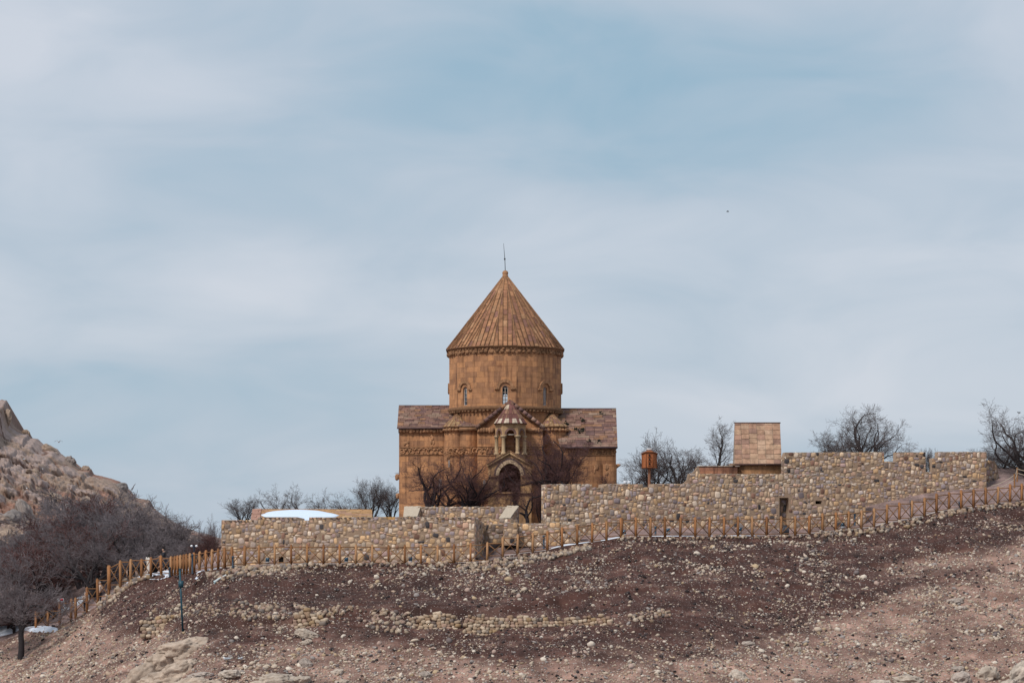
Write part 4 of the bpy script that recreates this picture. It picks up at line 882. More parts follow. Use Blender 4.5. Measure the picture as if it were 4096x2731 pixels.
for x0, x1, y0, y1, n in ((2480, 3300, 2170, 2330, 62), (1250, 2200, 2285, 2400, 38), (900, 2000, 2540, 2720, 70), (2000, 3100, 2520, 2720, 40), (3100, 4090, 2250, 2720, 60), (100, 800, 2480, 2720, 28)):
    for _ in range(n): put_stone(random.uniform(x0, x1), random.uniform(y0, y1), random.choice((.10, .12, .14, .16, .19, .26)))
# countless small rubble: one mass
def scatter(n, x0, x1, smin, smax, dens, seed):
    r = np.random.default_rng(seed); X = r.uniform(x0, x1, n * 3); S = r.uniform(.3, 36, n * 3) ; Y = np.interp(X, KX, KY) - S; Z = T(X, Y)
    px = X / Y * FPX + 2048; py = HZ - Z / Y * FPX; p = pale(X, Y, Z); cl = fbm(X * .35, Y * .5, seed=61, o=3)
    keep = (py < 2760) & (px > -60) & (px < 4160) & (r.uniform(0, 1, n * 3) < dens(p, cl, px, py))
    X, Y, Z = [t[keep][:n] for t in (X, Y, Z)]; k = len(X); s = smin + (smax - smin) * r.uniform(0, 1, k) ** 2.6
    return np.stack([X, Y, Z + s * .15], 1), s[:, None] * r.uniform(.6, 1.3, (k, 3)) * np.array([1.15, 1, .7]), rotm(k, .8), hcol(k)
m = MB()
c_, s_, R_, k_ = scatter(34000, -42, 44, .025, .10, lambda p, c, px, py: .05 + .10 * (c > 0) + .85 * p + .35 * (c > .15), 3); stones(m, c_, s_, R_, k_, ICO1, .2)
c_, s_, R_, k_ = scatter(19000, -42, 44, .05, .18, lambda p, c, px, py: np.where(c > .0, .10 + .9 * p, .03 + .22 * p) + .35 * ((c > .22) & (py < 2300)), 4); stones(m, c_, s_, R_, k_, ICO1, .2)
tag(m.build('rubble', M_STONE), 'countless small pale stones strewn over the earth slope', 'rubble', kind='stuff')
# dark clods, hollows and dead tufts
m = MB(); 
c_, s_, R_, k_ = scatter(5000, -42, 44, .04, .16, lambda p, c, px, py: .4 + 0 * c, 5); stones(m, c_, s_, R_, np.array([.035, .026, .026]) * RNG.uniform(.6, 1.7, (len(c_), 1)), ICO1, .25)
tag(m.build('clods', M_SOIL), 'dark clods and dead tufts on the slope', 'earth clods', kind='stuff')
# outcrops and boulders
def boulder(name, label, pts, cat='boulder', col=(.40, .315, .25), seed=0, group=None):
    """lumps given as (px, py, half width px, half height px, tilt) fused into one weathered rock"""
    m = MB(); V0, F0 = ICO5; 
    for i, (px, py, hw_, hh_, tilt) in enumerate(pts):
        h = hit(px, py + hh_ * .5); k = h.y / FPX; a, b = hw_ * k, hh_ * k; ct, st = math.cos(math.radians(tilt)), math.sin(math.radians(tilt))
        V = V0 * 1.0; s_ = seed * 13 + i * 7
        n1_ = fbm(V[:, 0] * 1.1 + s_, V[:, 1] * 1.1, V[:, 2] * 1.1, seed=s_, o=3); n2_ = np.abs(fbm(V[:, 0] * 1.7, V[:, 1] * 1.7 + s_, V[:, 2] * 1.2, seed=s_ + 3, o=3)); n3_ = fbm(V[:, 0] * 5, V[:, 1] * 5 + s_, V[:, 2] * 5, seed=s_ + 5, o=3)
        V = V * (1 + .38 * n1_ - .6 * n2_ - .30 * np.abs(n3_) + .2)[:, None]
        V = np.sign(V) * np.abs(V) ** .88
        V = V * [a, max(a, b) * .8, b]; x, z = V[:, 0].copy(), V[:, 2].copy(); V[:, 0] = ct * x - st * z; V[:, 2] = st * x + ct * z
        m.add(V + np.array(h) + [0, .2, b * .15], F0, np.array(col) * random.uniform(.92, 1.08))
    return tag(m.build(name, M_ROCK, smooth=True), label, cat, group)
boulder('rock_outcrop', 'biggest pale rock outcrop, running down the lower left of the slope below the teal post',
    [(735, 2590, 100, 52, 12), (665, 2640, 88, 54, 18), (590, 2685, 92, 66, 35), (710, 2680, 84, 46, 20), (545, 2730, 72, 52, 30), (660, 2720, 100, 46, 10), (780, 2735, 95, 34, 3)], 'rock outcrop', seed=1)
for i, (lab, pts) in enumerate((
    ('flat pale slab of rock in the earth, right of the big outcrop', [(1228, 2532, 46, 24, -15), (1222, 2568, 26, 14, 20)]),
    ('rounded boulder beside the two gulls', [(922, 2690, 44, 19, 5)]),
    ('upright pale boulder of the bottom left rubble', [(1218, 2650, 27, 26, 50)]),
    ('wide crumbly pale outcrop at the bottom edge, left of centre', [(1110, 2715, 72, 32, 0), (1185, 2722, 55, 28, 5), (1040, 2735, 40, 16, 0)]),
    ('broad low boulder at the bottom of the slope, left of centre', [(1349, 2686, 27, 16, 5)]),
    ('rounded boulder half buried at the bottom centre', [(1700, 2700, 25, 18, 0)]),
    ('flat white boulder at the very bottom, under the broad low one', [(1370, 2724, 30, 12, 0)]),
    ('rugged tan boulder standing alone at the bottom, right of centre', [(2952, 2695, 33, 24, -25), (2978, 2712, 20, 16, -20)]),
    ('low knobbly boulder on the mid slope at the right', [(2990, 2572, 26, 12, 5)]),
    ('long flat boulder cut by the bottom edge at the right', [(3633, 2718, 70, 26, -3)]),
    ('smaller rounded boulder left of the long flat one at the bottom edge', [(3518, 2730, 40, 16, 0)]),
    ('pale boulder leaning against the big bottom right boulder', [(3848, 2712, 40, 30, 15), (3832, 2672, 26, 14, 5)]),
    ('big grey tilted boulder near the bottom right corner', [(3950, 2692, 52, 34, 28)]),
    ('huge slanting rock cut by the bottom right corner', [(4080, 2690, 60, 40, 48), (4040, 2735, 40, 28, 30)]),
    ('cracked pale slab of rock in the right hand slope', [(3822, 2402, 36, 13, 8), (3846, 2430, 24, 8, 5)]),
    ('brown rounded stone block near the bottom right', [(3190, 2598, 19, 12, 0)]),
    ('boulder half buried at the bottom edge right of centre', [(3190, 2722, 26, 12, 0)]),
    ('grey boulder left of the two gulls', [(800, 2700, 50, 14, 6)]),
    ('tan boulder right of the bottom centre', [(3620, 2562, 17, 12, 0)]))):
    boulder('boulder', lab, pts, seed=i + 3, col=np.array([(.40, .33, .27), (.44, .37, .31), (.36, .30, .26)][i % 3]))
# ------------------------------------------------------------------ fence
FW = np.array([.30, .145, .062]); FH = 1.44
m = MB(); m.box((0, 0, FH / 2 - .12), (.16, .16, FH + .2), FW); m.add([(-.08, -.08, FH - .02), (.08, -.08, FH - .02), (.08, .08, FH - .02), (-.08, .08, FH - .02), (-.03, -.03, FH + .06), (.03, -.03, FH + .06), (.03, .03, FH + .06), (-.03, .03, FH + .06)], [[0, 1, 5, 4], [1, 2, 6, 5], [2, 3, 7, 6], [3, 0, 4, 7], [4, 5, 6, 7]], FW * .85)
POST = m.build('post', M_WOOD).data; bpy.data.objects.remove(bpy.data.objects['post'])
POSTV = []
for i in range(5):
    d_ = POST.copy(); ca = d_.color_attributes['col']; n = len(ca.data); a = np.zeros(n * 4); ca.data.foreach_get('color', a); a = a.reshape(-1, 4); a[:, :3] *= [(1, 1, 1), (1.2, 1.32, 1.5), (.8, .74, .7), (1.08, .98, .9), (.66, .58, .52)][i]; ca.data.foreach_set('color', a.ravel()); POSTV.append(d_)
def fence(label, ps, extra=None):
    """ps = [(px, py base, Y or None, height)]"""
    Q = [P(a, b, y if y else float(np.interp(a, [k[0] for k in KN], [k[1] for k in KN]))) for a, b, y, h in ps]; H = [h for *_, h in ps]
    f = empty('wooden_fence', tuple(Q[0]), label, 'fence')
    for i, (q, h) in enumerate(zip(Q, H)):
        o = bpy.data.objects.new('post', random.choice(POSTV)); COL.objects.link(o); o.parent = f; ex = h - FH
        o.location = q - Vector(f.location) - Vector((0, 0, 0)); o.scale = (1, 1, h / FH); 
        k = i if i < len(Q) - 1 else i - 1; d = Q[k + 1] - Q[k]; o.rotation_euler = (random.uniform(-.02, .02), random.uniform(-.02, .02), math.atan2(d.y, d.x))
    for i in range(len(Q) - 1):
        a, b = Q[i], Q[i + 1]; d = Vector((b.x - a.x, b.y - a.y, 0)); L = d.length
        if L < .3: continue
        d /= L; a_ = a + d * .07; b_ = b - d * .07; top = max(a.z + H[i], b.z + H[i + 1]) - .16 if abs(a.z - b.z) > .08 else None
        zt0, zt1 = (a.z + H[i] - .16, b.z + H[i + 1] - .16) if abs(a.z - b.z) < .14 else (min(a.z + H[i], b.z + H[i + 1]) - .07,) * 2
        zb0, zb1 = (a.z + .14, b.z + .14) if abs(a.z - b.z) < .14 else (max(a.z, b.z) + .08,) * 2
        for z0, z1, w_ in ((zt0, zt1, .07), (zb0, zb1, .06)):
            m = MB(); m.bar((a_.x, a_.y, z0), (b_.x, b_.y, z1), .06, w_, FW * random.uniform(.6, .95)); m.build('rail', M_WOOD, f)
        m = MB(); m.bar((a_.x, a_.y, zt0 - .05), (b_.x, b_.y, zb1 + .04), .04, .055, FW * random.uniform(.55, .9)); n = Vector((d.y, -d.x, 0)) * .045
        m.bar(tuple(Vector((a_.x, a_.y, zb0 + .04)) + n), tuple(Vector((b_.x, b_.y, zt1 - .05)) + n), .04, .055, FW * random.uniform(.55, .95)); m.build('cross_brace', M_WOOD, f)
    return f
F_ = FH
fence('dark wooden fence stepping down the stairs at the far left', [(143, 2520, 231.6, 1.5), (191, 2510, 231.5, 1.45), (240, 2493, None, 1.7), (284, 2478, None, 1.65), (303, 2476, None, 1.7), (348, 2450, None, 2.0), (392, 2422, None, 2.1), (436, 2388, None, 2.45)])
fence('wooden fence around the snowy landing where two people stand', [(438, 2345, 224.9, 1.62), (482, 2345, None, 2.0), (522, 2328, None, 1.78), (566, 2313, None, 1.5), (603, 2303, None, F_), (645, 2296, None, F_), (684, 2300, None, F_)])
px_end = [687, 699, 711, 723, 735, 747, 760, 777, 798, 823, 848, 873, 899, 928, 978]; 
fence('stretch of wooden fence seen end on, its posts crowded together left of the long wall', [(a, float(np.interp(a, [687, 777, 823, 899, 978], [2301, 2286, 2277, 2268, 2261])), None, F_) for a in px_end])
fence('straight wooden fence along the foot of the long left rubble wall', [(a, b, None, F_) for a, b in ((979.5, 2260), (1036.5, 2258), (1099, 2257), (1164, 2256), (1229, 2256), (1294, 2256), (1359, 2256), (1423, 2256), (1489, 2256.5), (1554, 2258.5), (1619, 2257), (1684, 2257.5), (1751, 2257), (1816, 2254), (1882, 2249), (1948, 2247))])
fence('wooden fence climbing the ramp in the gap between the two big walls', [(a, b, None, F_) for a, b in ((1949.5, 2246.5), (2011, 2226), (2070, 2215), (2131, 2209), (2190, 2202), (2249, 2186), (2309, 2176), (2368, 2169), (2426, 2162), (2484, 2149))])
fence('level wooden fence in front of the tall wall right of the ramp', [(a, b, None, F_) for a, b in ((2486, 2149), (2543, 2146), (2602, 2146.5), (2660, 2145), (2721, 2146), (2781, 2145), (2838, 2145.5), (2896, 2144.5), (2952, 2143.5), (3009, 2143.5), (3067, 2142.5), (3124, 2141), (3181, 2140), (3236, 2138))])
fence('wooden fence climbing past the battlements to the right edge', [(a, b, None, F_) for a, b in ((3238, 2137.5), (3290, 2127.5), (3343, 2124), (3394, 2120), (3445, 2115), (3496, 2107), (3547, 2092), (3597, 2084), (3648, 2076), (3698, 2064), (3746, 2048), (3796, 2042.5), (3845, 2034), (3894, 2030), (3943, 2023.5), (3992, 2020), (4040, 2009), (4087, 2007), (4135, 2005))])
# ------------------------------------------------------------------ bare trees
def rv(r, s=1.0): return np.array([r.gauss(0, s), r.gauss(0, s), r.gauss(0, s)])
def gen_tree(seed, style):
    r = random.Random(seed); thick = []; tw = []
    # per level: (children, length factor, wiggle, upward pull, spread)
    S = dict(gnarled=dict(n=(5, 6, 6, 4), L=(1.3, 2.3, 1.15, .55, .26), wig=.30, up=.03, sp=(.95, .85, .8, .8), R=.15, tb=.45, stems=1),
             fan=dict(n=(4, 6, 5, 4), L=(1.9, 2.1, 1.0, .5, .25), wig=.14, up=.09, sp=(.42, .5, .6, .7), R=.085, tb=.12, stems=4),
             tall=dict(n=(8, 6, 5, 4), L=(3.6, 1.5, .85, .45, .24), wig=.20, up=.05, sp=(.85, .75, .75, .8), R=.12, tb=.35, stems=1),
             old=dict(n=(6, 7, 7, 4), L=(1.3, 3.0, 1.25, .6, .28), wig=.27, up=.05, sp=(.85, .85, .9, .9), R=.25, tb=.35, stems=1),
             dense=dict(n=(6, 8, 8, 6), L=(1.4, 2.1, 1.1, .6, .30), wig=.27, up=.03, sp=(1.0, .9, .9, .9), R=.14, tb=.4, stems=1))[style]
    def grow(p, d, L, R, lv):
        ns = (6, 8, 5, 4, 2)[lv]; pts = [p]; rad = [R]; st = L / ns; Re = R * (.68, .30, .4, .45, .5)[lv]
        for i in range(ns):
            d = d + rv(r, S['wig'] * (.45, 1, 1.1, 1, .8)[lv]) + np.array([0, 0, S['up'] * (1, 1.2, .6, .3, .6)[lv]]); d /= np.linalg.norm(d)
            if p[2] < .8 and d[2] < .1: d[2] = .2
            p = p + d * st; pts.append(p); rad.append(R + (Re - R) * (i + 1) / ns)
        if lv <= 1: thick.append((pts, rad))
        else:
            for i in range(ns): tw.append((*pts[i], *pts[i + 1], rad[i], rad[i + 1]))
        if lv == 4: return
        n = S['n'][lv]; t0 = (S['tb'], .22, .15, .15)[lv]
        for k in range(n):
            t = min(1.0, t0 + (1 - t0) * (k + r.random()) / n); f = t * ns; i = min(int(f), ns - 1); q = pts[i] + (pts[i + 1] - pts[i]) * (f - i)
            dd = pts[i + 1] - pts[i]; dd = dd / np.linalg.norm(dd); a = np.cross(dd, rv(r)); a /= np.linalg.norm(a) + 1e-9
            s = S['sp'][lv] * r.uniform(.65, 1.25); nd_ = dd * math.cos(s) + a * math.sin(s)
            if nd_[2] < -.15: nd_[2] *= -.5
            Rc = (.52, .30, .40, .5)[lv] * rad[i]
            grow(q, nd_ / np.linalg.norm(nd_), S['L'][lv + 1] * r.uniform(.65, 1.3) * (1.25 - .45 * t if lv else 1), max(Rc, .0045), lv + 1)
        if lv < 3: grow(pts[-1], d, S['L'][lv + 1] * 1.0, Re * (.8 if lv == 0 else .6), lv + 1)
    stems = S['stems'] if S['stems'] > 1 else r.choice((1, 1, 2))
    for i in range(stems):
        a = r.uniform(0, 6.28) if stems < 3 else 6.28 * i / stems + r.uniform(-.5, .5); tilt = (.15 if stems == 1 else .45) * r.uniform(.6, 1.3); d0 = np.array([math.cos(a) * tilt, math.sin(a) * tilt, 1.]); 
        grow(np.array([0, 0, -.25]), d0 / np.linalg.norm(d0), S['L'][0] * (1 if stems == 1 else .9), S['R'] * (1 if stems != 2 else .75), 0)
    return thick, np.array(tw)
def twigs(mb, A, cols, rmin=.008):
    p0, p1, r0, r1 = A[:, :3], A[:, 3:6], np.maximum(A[:, 6], rmin), np.maximum(A[:, 7], rmin * .75); d = p1 - p0; d /= np.linalg.norm(d, axis=1, keepdims=True) + 1e-9
    a = np.cross(d, [.31, .92, .17]); a /= np.linalg.norm(a, axis=1, keepdims=True) + 1e-9; b = np.cross(d, a); V = []
    for p, r in ((p0, r0), (p1, r1)):
        for k in range(3): t = k * 2 * math.pi / 3; V.append(p + r[:, None] * (math.cos(t) * a + math.sin(t) * b))
    V = np.stack(V, 1); n = len(A); base = (np.arange(n) * 6)[:, None, None]; F0 = np.array([[0, 1, 4, 3], [1, 2, 5, 4], [2, 0, 3, 5]])
    mb.add(V.reshape(-1, 3), (F0[None] + base).reshape(-1, 4), np.repeat(cols, 3, 0))
BK = {'dark': (np.array([.045, .038, .038]), np.array([.13, .105, .105])), 'grey': (np.array([.034, .029, .031]), np.array([.20, .170, .178])), 'red': (np.array([.026, .020, .022]), np.array([.125, .062, .058]))}
TV = {}
def tree_mesh(seed, style, tone, rmin=.006):
    k = (seed, style, tone)
    if k in TV: return TV[k]
    thick, tw = gen_tree(seed, style); H = max(tw[:, 5].max(), 1); tc_, cc = BK[tone]
    m = MB()
    for pts, rad in thick: m.tube(pts, np.array(rad), 7, tc_ * random.uniform(.8, 1.2), cap=False)
    a = m.build('trunk', M_BARK, smooth=True); m = MB(); w = np.clip(1 - tw[:, 6] / .03, 0, 1)[:, None]; twigs(m, tw, (tc_ * (1 - w) + cc * w) * RNG.uniform(.7, 1.25, (len(tw), 1)), rmin); b = m.build('crown', M_BARK)
    TV[k] = (a.data, b.data, H, tw[:, 3:5].max() - tw[:, 3:5].min()); bpy.data.objects.remove(a); bpy.data.objects.remove(b); return TV[k]
def tree(label, px, py_base, Y, py_top, seed, style='gnarled', tone='dark', group=None, sx=1.0, rz=None, lean=0, name='bare_tree', rmin=.006):
    A, B, H, W = tree_mesh(seed, style, tone, rmin); X = xx(px, Y)
    z0 = gz(X, Y) if py_base is None else zz(py_base, Y); s = (zz(py_top, Y) - z0) / H
    o = empty(name, (X, Y, z0), label, 'tree', group); o.rotation_euler = (0, math.radians(lean), random.uniform(0, 6.28) if rz is None else rz); o.scale = (s * sx, s * sx, s)
    for nm, d in (('trunk', A), ('crown', B)): c = bpy.data.objects.new(nm, d); COL.objects.link(c); c.parent = o
    return o
# in front of the church
tree('reddish bare tree standing before the left wing of the church', 1715, 2062, 236, 1815, 36, 'old', 'red', sx=1.3)
tree('reddish bare tree forking in front of the church, just left of the porch', 1862, 2064, 235, 1790, 37, 'old', 'red', sx=1.25)
tree('low reddish bare tree filling the corner left of the porch', 1925, 2055, 238, 1880, 3, 'dense', 'red', sx=1.3)
tree('small reddish tree standing in the gap between the walls', 2112, 2100, 230, 1885, 4, 'gnarled', 'red', sx=1.0)
tree('slender purplish saplings beside the tall wall in the gap', 2165, 2105, 231, 1925, 5, 'fan', 'red', sx=.75)
tree('big reddish bare tree rising behind the tall wall, before the right wing of the church', 2238, 1995, 236, 1680, 38, 'old', 'red', sx=1.2)
tree('reddish bare tree between the two forking trees left of the porch', 1785, 2062, 238, 1850, 4, 'gnarled', 'red', sx=1.1)
tree('finer reddish tree crowding behind the big tree at the right wing', 2275, 2000, 239, 1735, 3, 'dense', 'red', sx=.9)
tree('shrubby bare tree beneath the dark porch arch', 2060, 2060, 239, 1925, 7, 'fan', 'red', sx=.9)
tree('low reddish shrub at the right end of the church', 2422, 1985, 236, 1890, 8, 'dense', 'red', sx=.8)
tree('reddish shrub between the big tree and the porch', 2165, 2020, 237, 1815, 9, 'gnarled', 'red', sx=.8)
# behind the walls
tree('dense fan shaped bare tree left of the snowy roof', 975, 2105, 236, 1980, 10, 'fan', 'dark', sx=1.7)
tree('airy bare tree behind the left end of the snowy roof', 1125, 2090, 238, 1926, 11, 'gnarled', 'dark', sx=1.1)
tree('slightly taller bare tree behind the middle of the snowy roof', 1188, 2090, 239, 1922, 12, 'gnarled', 'dark', sx=1.0)
tree('slanting thin bare tree behind the snow', 1292, 2085, 240, 1945, 13, 'gnarled', 'dark', sx=.7)
tree('low spreading bare tree behind the right end of the snowy roof', 1368, 2085, 241, 1962, 14, 'gnarled', 'dark')
tree('upright bare tree between the snowy roof and the church', 1482, 2090, 243, 1898, 15, 'fan', 'dark', sx=1.15)
tree('pale twiggy tree touching the left corner of the church', 1560, 2090, 262, 1910, 16, 'fan', 'dark', sx=1.15)
tree('low scrubby tree left of the church corner', 1425, 2088, 250, 1975, 17, 'gnarled', 'dark', sx=1.2)
tree('low scrubby tree behind the snowy roof, furthest left', 1060, 2095, 246, 2005, 18, 'gnarled', 'grey')
tree('bare tree behind the bird house', 2604, 1985, 238, 1708, 19, 'gnarled', 'dark', sx=.8)
tree('twisted black bare tree right of the bird house', 2712, 1985, 237, 1742, 20, 'old', 'dark', sx=1.05)
tree('tallest bare tree, left of the steep slab roof', 2868, 1930, 242, 1660, 21, 'tall', 'dark', sx=.95)
tree('low tangled tree between church and bird house', 2505, 1985, 240, 1838, 22, 'gnarled', 'dark', sx=1.2)
tree('tangled bare tree directly behind the broken wall step', 2785, 1960, 243, 1790, 23, 'gnarled', 'dark')
tree('low thicket tree at the foot of the bird house pole', 2652, 1985, 242, 1822, 26, 'gnarled', 'dark', sx=1.2)
tree('low bare tree tucked against the steep slab roof', 2915, 1930, 246, 1790, 25, 'gnarled', 'dark')
tree('small bare tree behind the left part of the battlements', 3324, 1870, 246, 1700, 24, 'gnarled', 'dark', sx=.85)
tree('large spreading bare tree behind the battlements', 3442, 1880, 246, 1598, 27, 'old', 'dark', sx=1.0)
tree('bare tree leaning right behind the battlements', 3500, 1880, 247, 1668, 28, 'gnarled', 'grey', sx=1.2, lean=22)
tree('sapling in the second gap of the battlements', 3712, 1905, 246, 1785, 29, 'fan', 'dark', sx=.9)
tree('massive old dark tree at the right edge above the rope barrier', 4118, 1915, 240, 1590, 35, 'old', 'dark', sx=1.15)
tree('low drooping dark tree under the massive one', 4010, 1925, 243, 1770, 31, 'dense', 'dark', sx=.9)
tree('bare tree with low limbs reaching left over the end of the battlements', 4030, 1930, 244, 1745, 32, 'gnarled', 'dark', sx=1.35, lean=-18)
# the wood at the left
tree('single dark tree standing on the slope at the lower left', 82, 2600, 224.5, 2130, 43, 'dense', 'grey', sx=.72)
tree('tree with a thick bent dark trunk beside the stairs', 372, 2365, 236, 2040, 34, 'old', 'grey', sx=1.1)
wood = 'bare trees of the wood at the left'
r_ = random.Random(5)
wz_ = lambda px: 'at the left edge' if px < 90 else 'behind the single slope tree' if px < 200 else 'above the stairs' if px < 420 else 'behind the two standing people' if px < 720 else 'beside the long wall'
def sky_line(px): return np.interp(px, [-50, 60, 200, 330, 400, 480, 560, 640, 700, 760, 820, 880], [2080, 2075, 1990, 1895, 1905, 1930, 1965, 2010, 2030, 2045, 2040, 2050])
for i in range(46):
    px = -40 + 930 * (i + r_.random()) / 46; Y = r_.choice((240, 246, 252, 260, 268)) + r_.uniform(-2, 2); st, sd_ = r_.choice((('dense', 40), ('dense', 41), ('gnarled', 42), ('dense', 43), ('dense', 45), ('gnarled', 44)))
    tp = sky_line(px) + r_.uniform(0, 70) + (270 - Y) * 2.2; tn = 'red' if r_.random() < .14 else 'grey'
    if px > 600 and i % 2: continue
    tree('%s bare %s tree in the %s of the wood, %s' % (('tall' if tp < sky_line(px) + 20 else 'lower') if Y < 256 else ('rounded' if st == 'dense' else 'sparse'), 'reddish' if tn == 'red' else 'grey', 'front' if Y < 245 else 'middle' if Y < 256 else 'back', wz_(px)), px, None, Y, tp, sd_, st, tn, wood, sx=r_.uniform(.95, 1.3), rmin=.010)
for i, (px, tp, Y, lab) in enumerate(((612, 1975, 290, 'bare tree on the skyline at the right end of the rocky hill'), (700, 2055, 275, 'bare tree showing against the sky just right of the rocky hill'), (768, 2045, 262, 'bare trunked tree showing against the sky left of the long wall'), (835, 2050, 258, 'bare tree against the sky touching the left end of the long wall'), (545, 1960, 300, 'thin sapling on the shoulder of the rocky hill'))):
    tree(lab, px, None if i < 4 else 2030, Y, tp, 50 + i % 3, ('fan', 'tall', 'gnarled')[i % 3], 'grey', sx=(1, .8, .7, .8, .5)[i])
for i in range(9):
    px = -20 + i * 46 + r_.uniform(-15, 15); tree('low reddish shrub at the lower edge of the wood, ' + wz_(px), px, None, 236 + r_.uniform(0, 3), 2360 + r_.uniform(-30, 40), 46, 'dense', 'red', 'shrubs along the lower edge of the wood', name='shrub', sx=1.3)
# ------------------------------------------------------------------ rocky hill
sil = [(-1500, 900), (-700, 1330), (-300, 1480), (-120, 1560), (0, 1605), (28, 1600), (38, 1650), (52, 1700), (78, 1722), (120, 1732), (124, 1748), (150, 1752), (180, 1782), (230, 1797), (245, 1815), (300, 1848), (330, 1872), (366, 1876), (372, 1895), (420, 1908), (480, 1925), (525, 1965), (545, 1990), (600, 2000), (616, 2030), (665, 2072), (740, 2112), (900, 2160), (1100, 2200), (1500, 2290)]
sx_, sy_ = zip(*sil); U = np.concatenate([np.arange(-1500, -60, 40), np.arange(-60, 800, 3.2), np.arange(800, 1500, 30)]); Tt = np.concatenate([np.linspace(-.35, 0, 6)[:-1], np.linspace(0, 1, 190), np.linspace(1, 2.2, 14)[1:]])
UU, TT = np.meshgrid(U, Tt); YY = 292 + 88 * np.clip(TT, -1, 1) + np.maximum(TT - 1, 0) * 110; ridge = (HZ - np.interp(UU, sx_, sy_)) / FPX * 380
XX = (UU - 2048) / FPX * (292 + 88 * 1.0) * (1 - .10 * (1 - np.clip(TT, 0, 1))); foot = .5
ZZ = foot + (ridge - foot) * np.clip(TT, 0, 1) ** .92 - np.maximum(TT - 1, 0) * 26 + np.minimum(TT, 0) * 8
amp = np.clip(TT * 6, 0, 1) * np.clip((1.0 - TT) * 5, .16, 1) * (TT < 1.0) + .22 * (TT >= 1)
def vor(x, y, z, seed):
    ix, iy, iz = np.floor(x), np.floor(y), np.floor(z); best = np.full(x.shape, 9.0); val = np.zeros(x.shape); b2 = np.full(x.shape, 9.0)
    for a in (-1, 0, 1):
        for b in (-1, 0, 1):
            for c in (-1, 0, 1):
                q, w, e = ix + a, iy + b, iz + c; d = (q + hashf(q, w, e, seed) - x) ** 2 + (w + hashf(q, w, e, seed + 1) - y) ** 2 + (e + hashf(q, w, e, seed + 2) - z) ** 2
                m_ = d < best; b2 = np.where(m_, best, np.minimum(b2, d)); val = np.where(m_, hashf(q, w, e, seed + 3), val); best = np.where(m_, d, best)
    return np.sqrt(best), np.sqrt(b2), val
wx = XX + 1.5 * fbm(XX * .2, YY * .2, ZZ * .2, seed=90); wz = ZZ + 1.5 * fbm(XX * .2 + 9, YY * .2, ZZ * .2, seed=91)
f1, f2, v1 = vor(wx * .15 + wz * .06, YY * .10, wz * .19, 201); g1, g2, v2 = vor(wx * .75, YY * .5, wz * .9, 301)
disp = amp * ((np.clip(f2 - f1, 0, .16) - .05) * 6.5 * (v1 > .35) + 1.6 * fbm(XX * .11, YY * .11, ZZ * .15, seed=95) + (np.clip(g2 - g1, 0, .22)) * .8 * (v2 > .55) + 0.5 * (.35 - np.abs(fbm(XX * .8 + ZZ * .5, YY * .5, ZZ * .8, seed=96, o=4))) * 2 + .7 * (.3 - np.abs(fbm(XX * 2.2 + ZZ, YY * 1.5, ZZ * 2.4, seed=97, o=5))) * 1.1)
YY2 = YY - disp * 1.5; ZZ2 = ZZ + disp * .62
m = MB(); I = np.arange(UU.size).reshape(UU.shape); Q = np.stack([I[:-1, :-1], I[:-1, 1:], I[1:, 1:], I[1:, :-1]], -1).reshape(-1, 4)
rock = ((v1 > .35) & (f2 - f1 > .04)) | ((v2 > .62) & (g2 - g1 > .1)); kf = lambda a: ((a[:-1, :-1] + a[1:, 1:]) / 2)
kk = kf(rock.astype(float) * np.clip(TT * 8, 0, 1))[..., None]; tint_ = (kf(v1) * .5 + .25 + .5 * kf(fbm(XX * .35, YY * .3, ZZ * .5, seed=123)))[..., None]
soil = np.array([.255, .145, .110]) * (1 + .35 * fbm(XX * .5, YY * .5, ZZ * .8, seed=99)[:-1, :-1, None]); rk = np.array([.27, .195, .155]) * (.72 + .6 * tint_) + np.array([.0, .01, .03]) * (tint_ > .6)
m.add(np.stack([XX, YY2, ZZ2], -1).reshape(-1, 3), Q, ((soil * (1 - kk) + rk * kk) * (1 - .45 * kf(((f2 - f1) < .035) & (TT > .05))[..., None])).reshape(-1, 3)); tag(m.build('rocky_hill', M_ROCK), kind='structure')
# boulders lying on it
def hill_pt(px, t):
    j = np.argmin(abs(Tt - t)); i = np.argmin(abs(U - px)); return np.array([XX[j, i], YY2[j, i], ZZ2[j, i]])
V0, F0 = ICO5
BV = []
for i in range(5):
    V = V0 * (1 + .30 * fbm(V0[:, 0] * 1.2 + i * 9, V0[:, 1] * 1.2, V0[:, 2] * 1.2, seed=400 + i, o=3) - .35 * np.abs(fbm(V0[:, 0] * 2 + i, V0[:, 1] * 2, V0[:, 2] * 2, seed=420 + i, o=2)) + .06 * fbm(V0[:, 0] * 7, V0[:, 1] * 7, V0[:, 2] * 7, seed=430 + i, o=2) + .1)[:, None]
    m = MB(); m.add(V, F0, np.array([(.27, .20, .155), (.24, .20, .18), (.30, .225, .175), (.20, .175, .165), (.28, .195, .14)][i])); o = m.build('boulder', M_ROCK, smooth=True); BV.append(o.data); bpy.data.objects.remove(o)
def hillb(px, t, s, label, k=None, sc=(1, 1, 1), rot=None, group='boulders on the rocky hill'):
    o = bpy.data.objects.new('boulder', BV[r_.randrange(5) if k is None else k]); COL.objects.link(o); p = hill_pt(px, t); o.location = p + np.array([0, s * .25, -s * .12]); o.scale = (s * sc[0], s * sc[1], s * sc[2]); o.rotation_euler = rot or (r_.uniform(0, 6), r_.uniform(0, 6), r_.uniform(0, 6)); tag(o, label, 'boulder', group)
hillb(40, .955, .9, 'lower shoulder of the crag at the left edge', 2, (.6, .9, 1.6), (0, .25, .5))
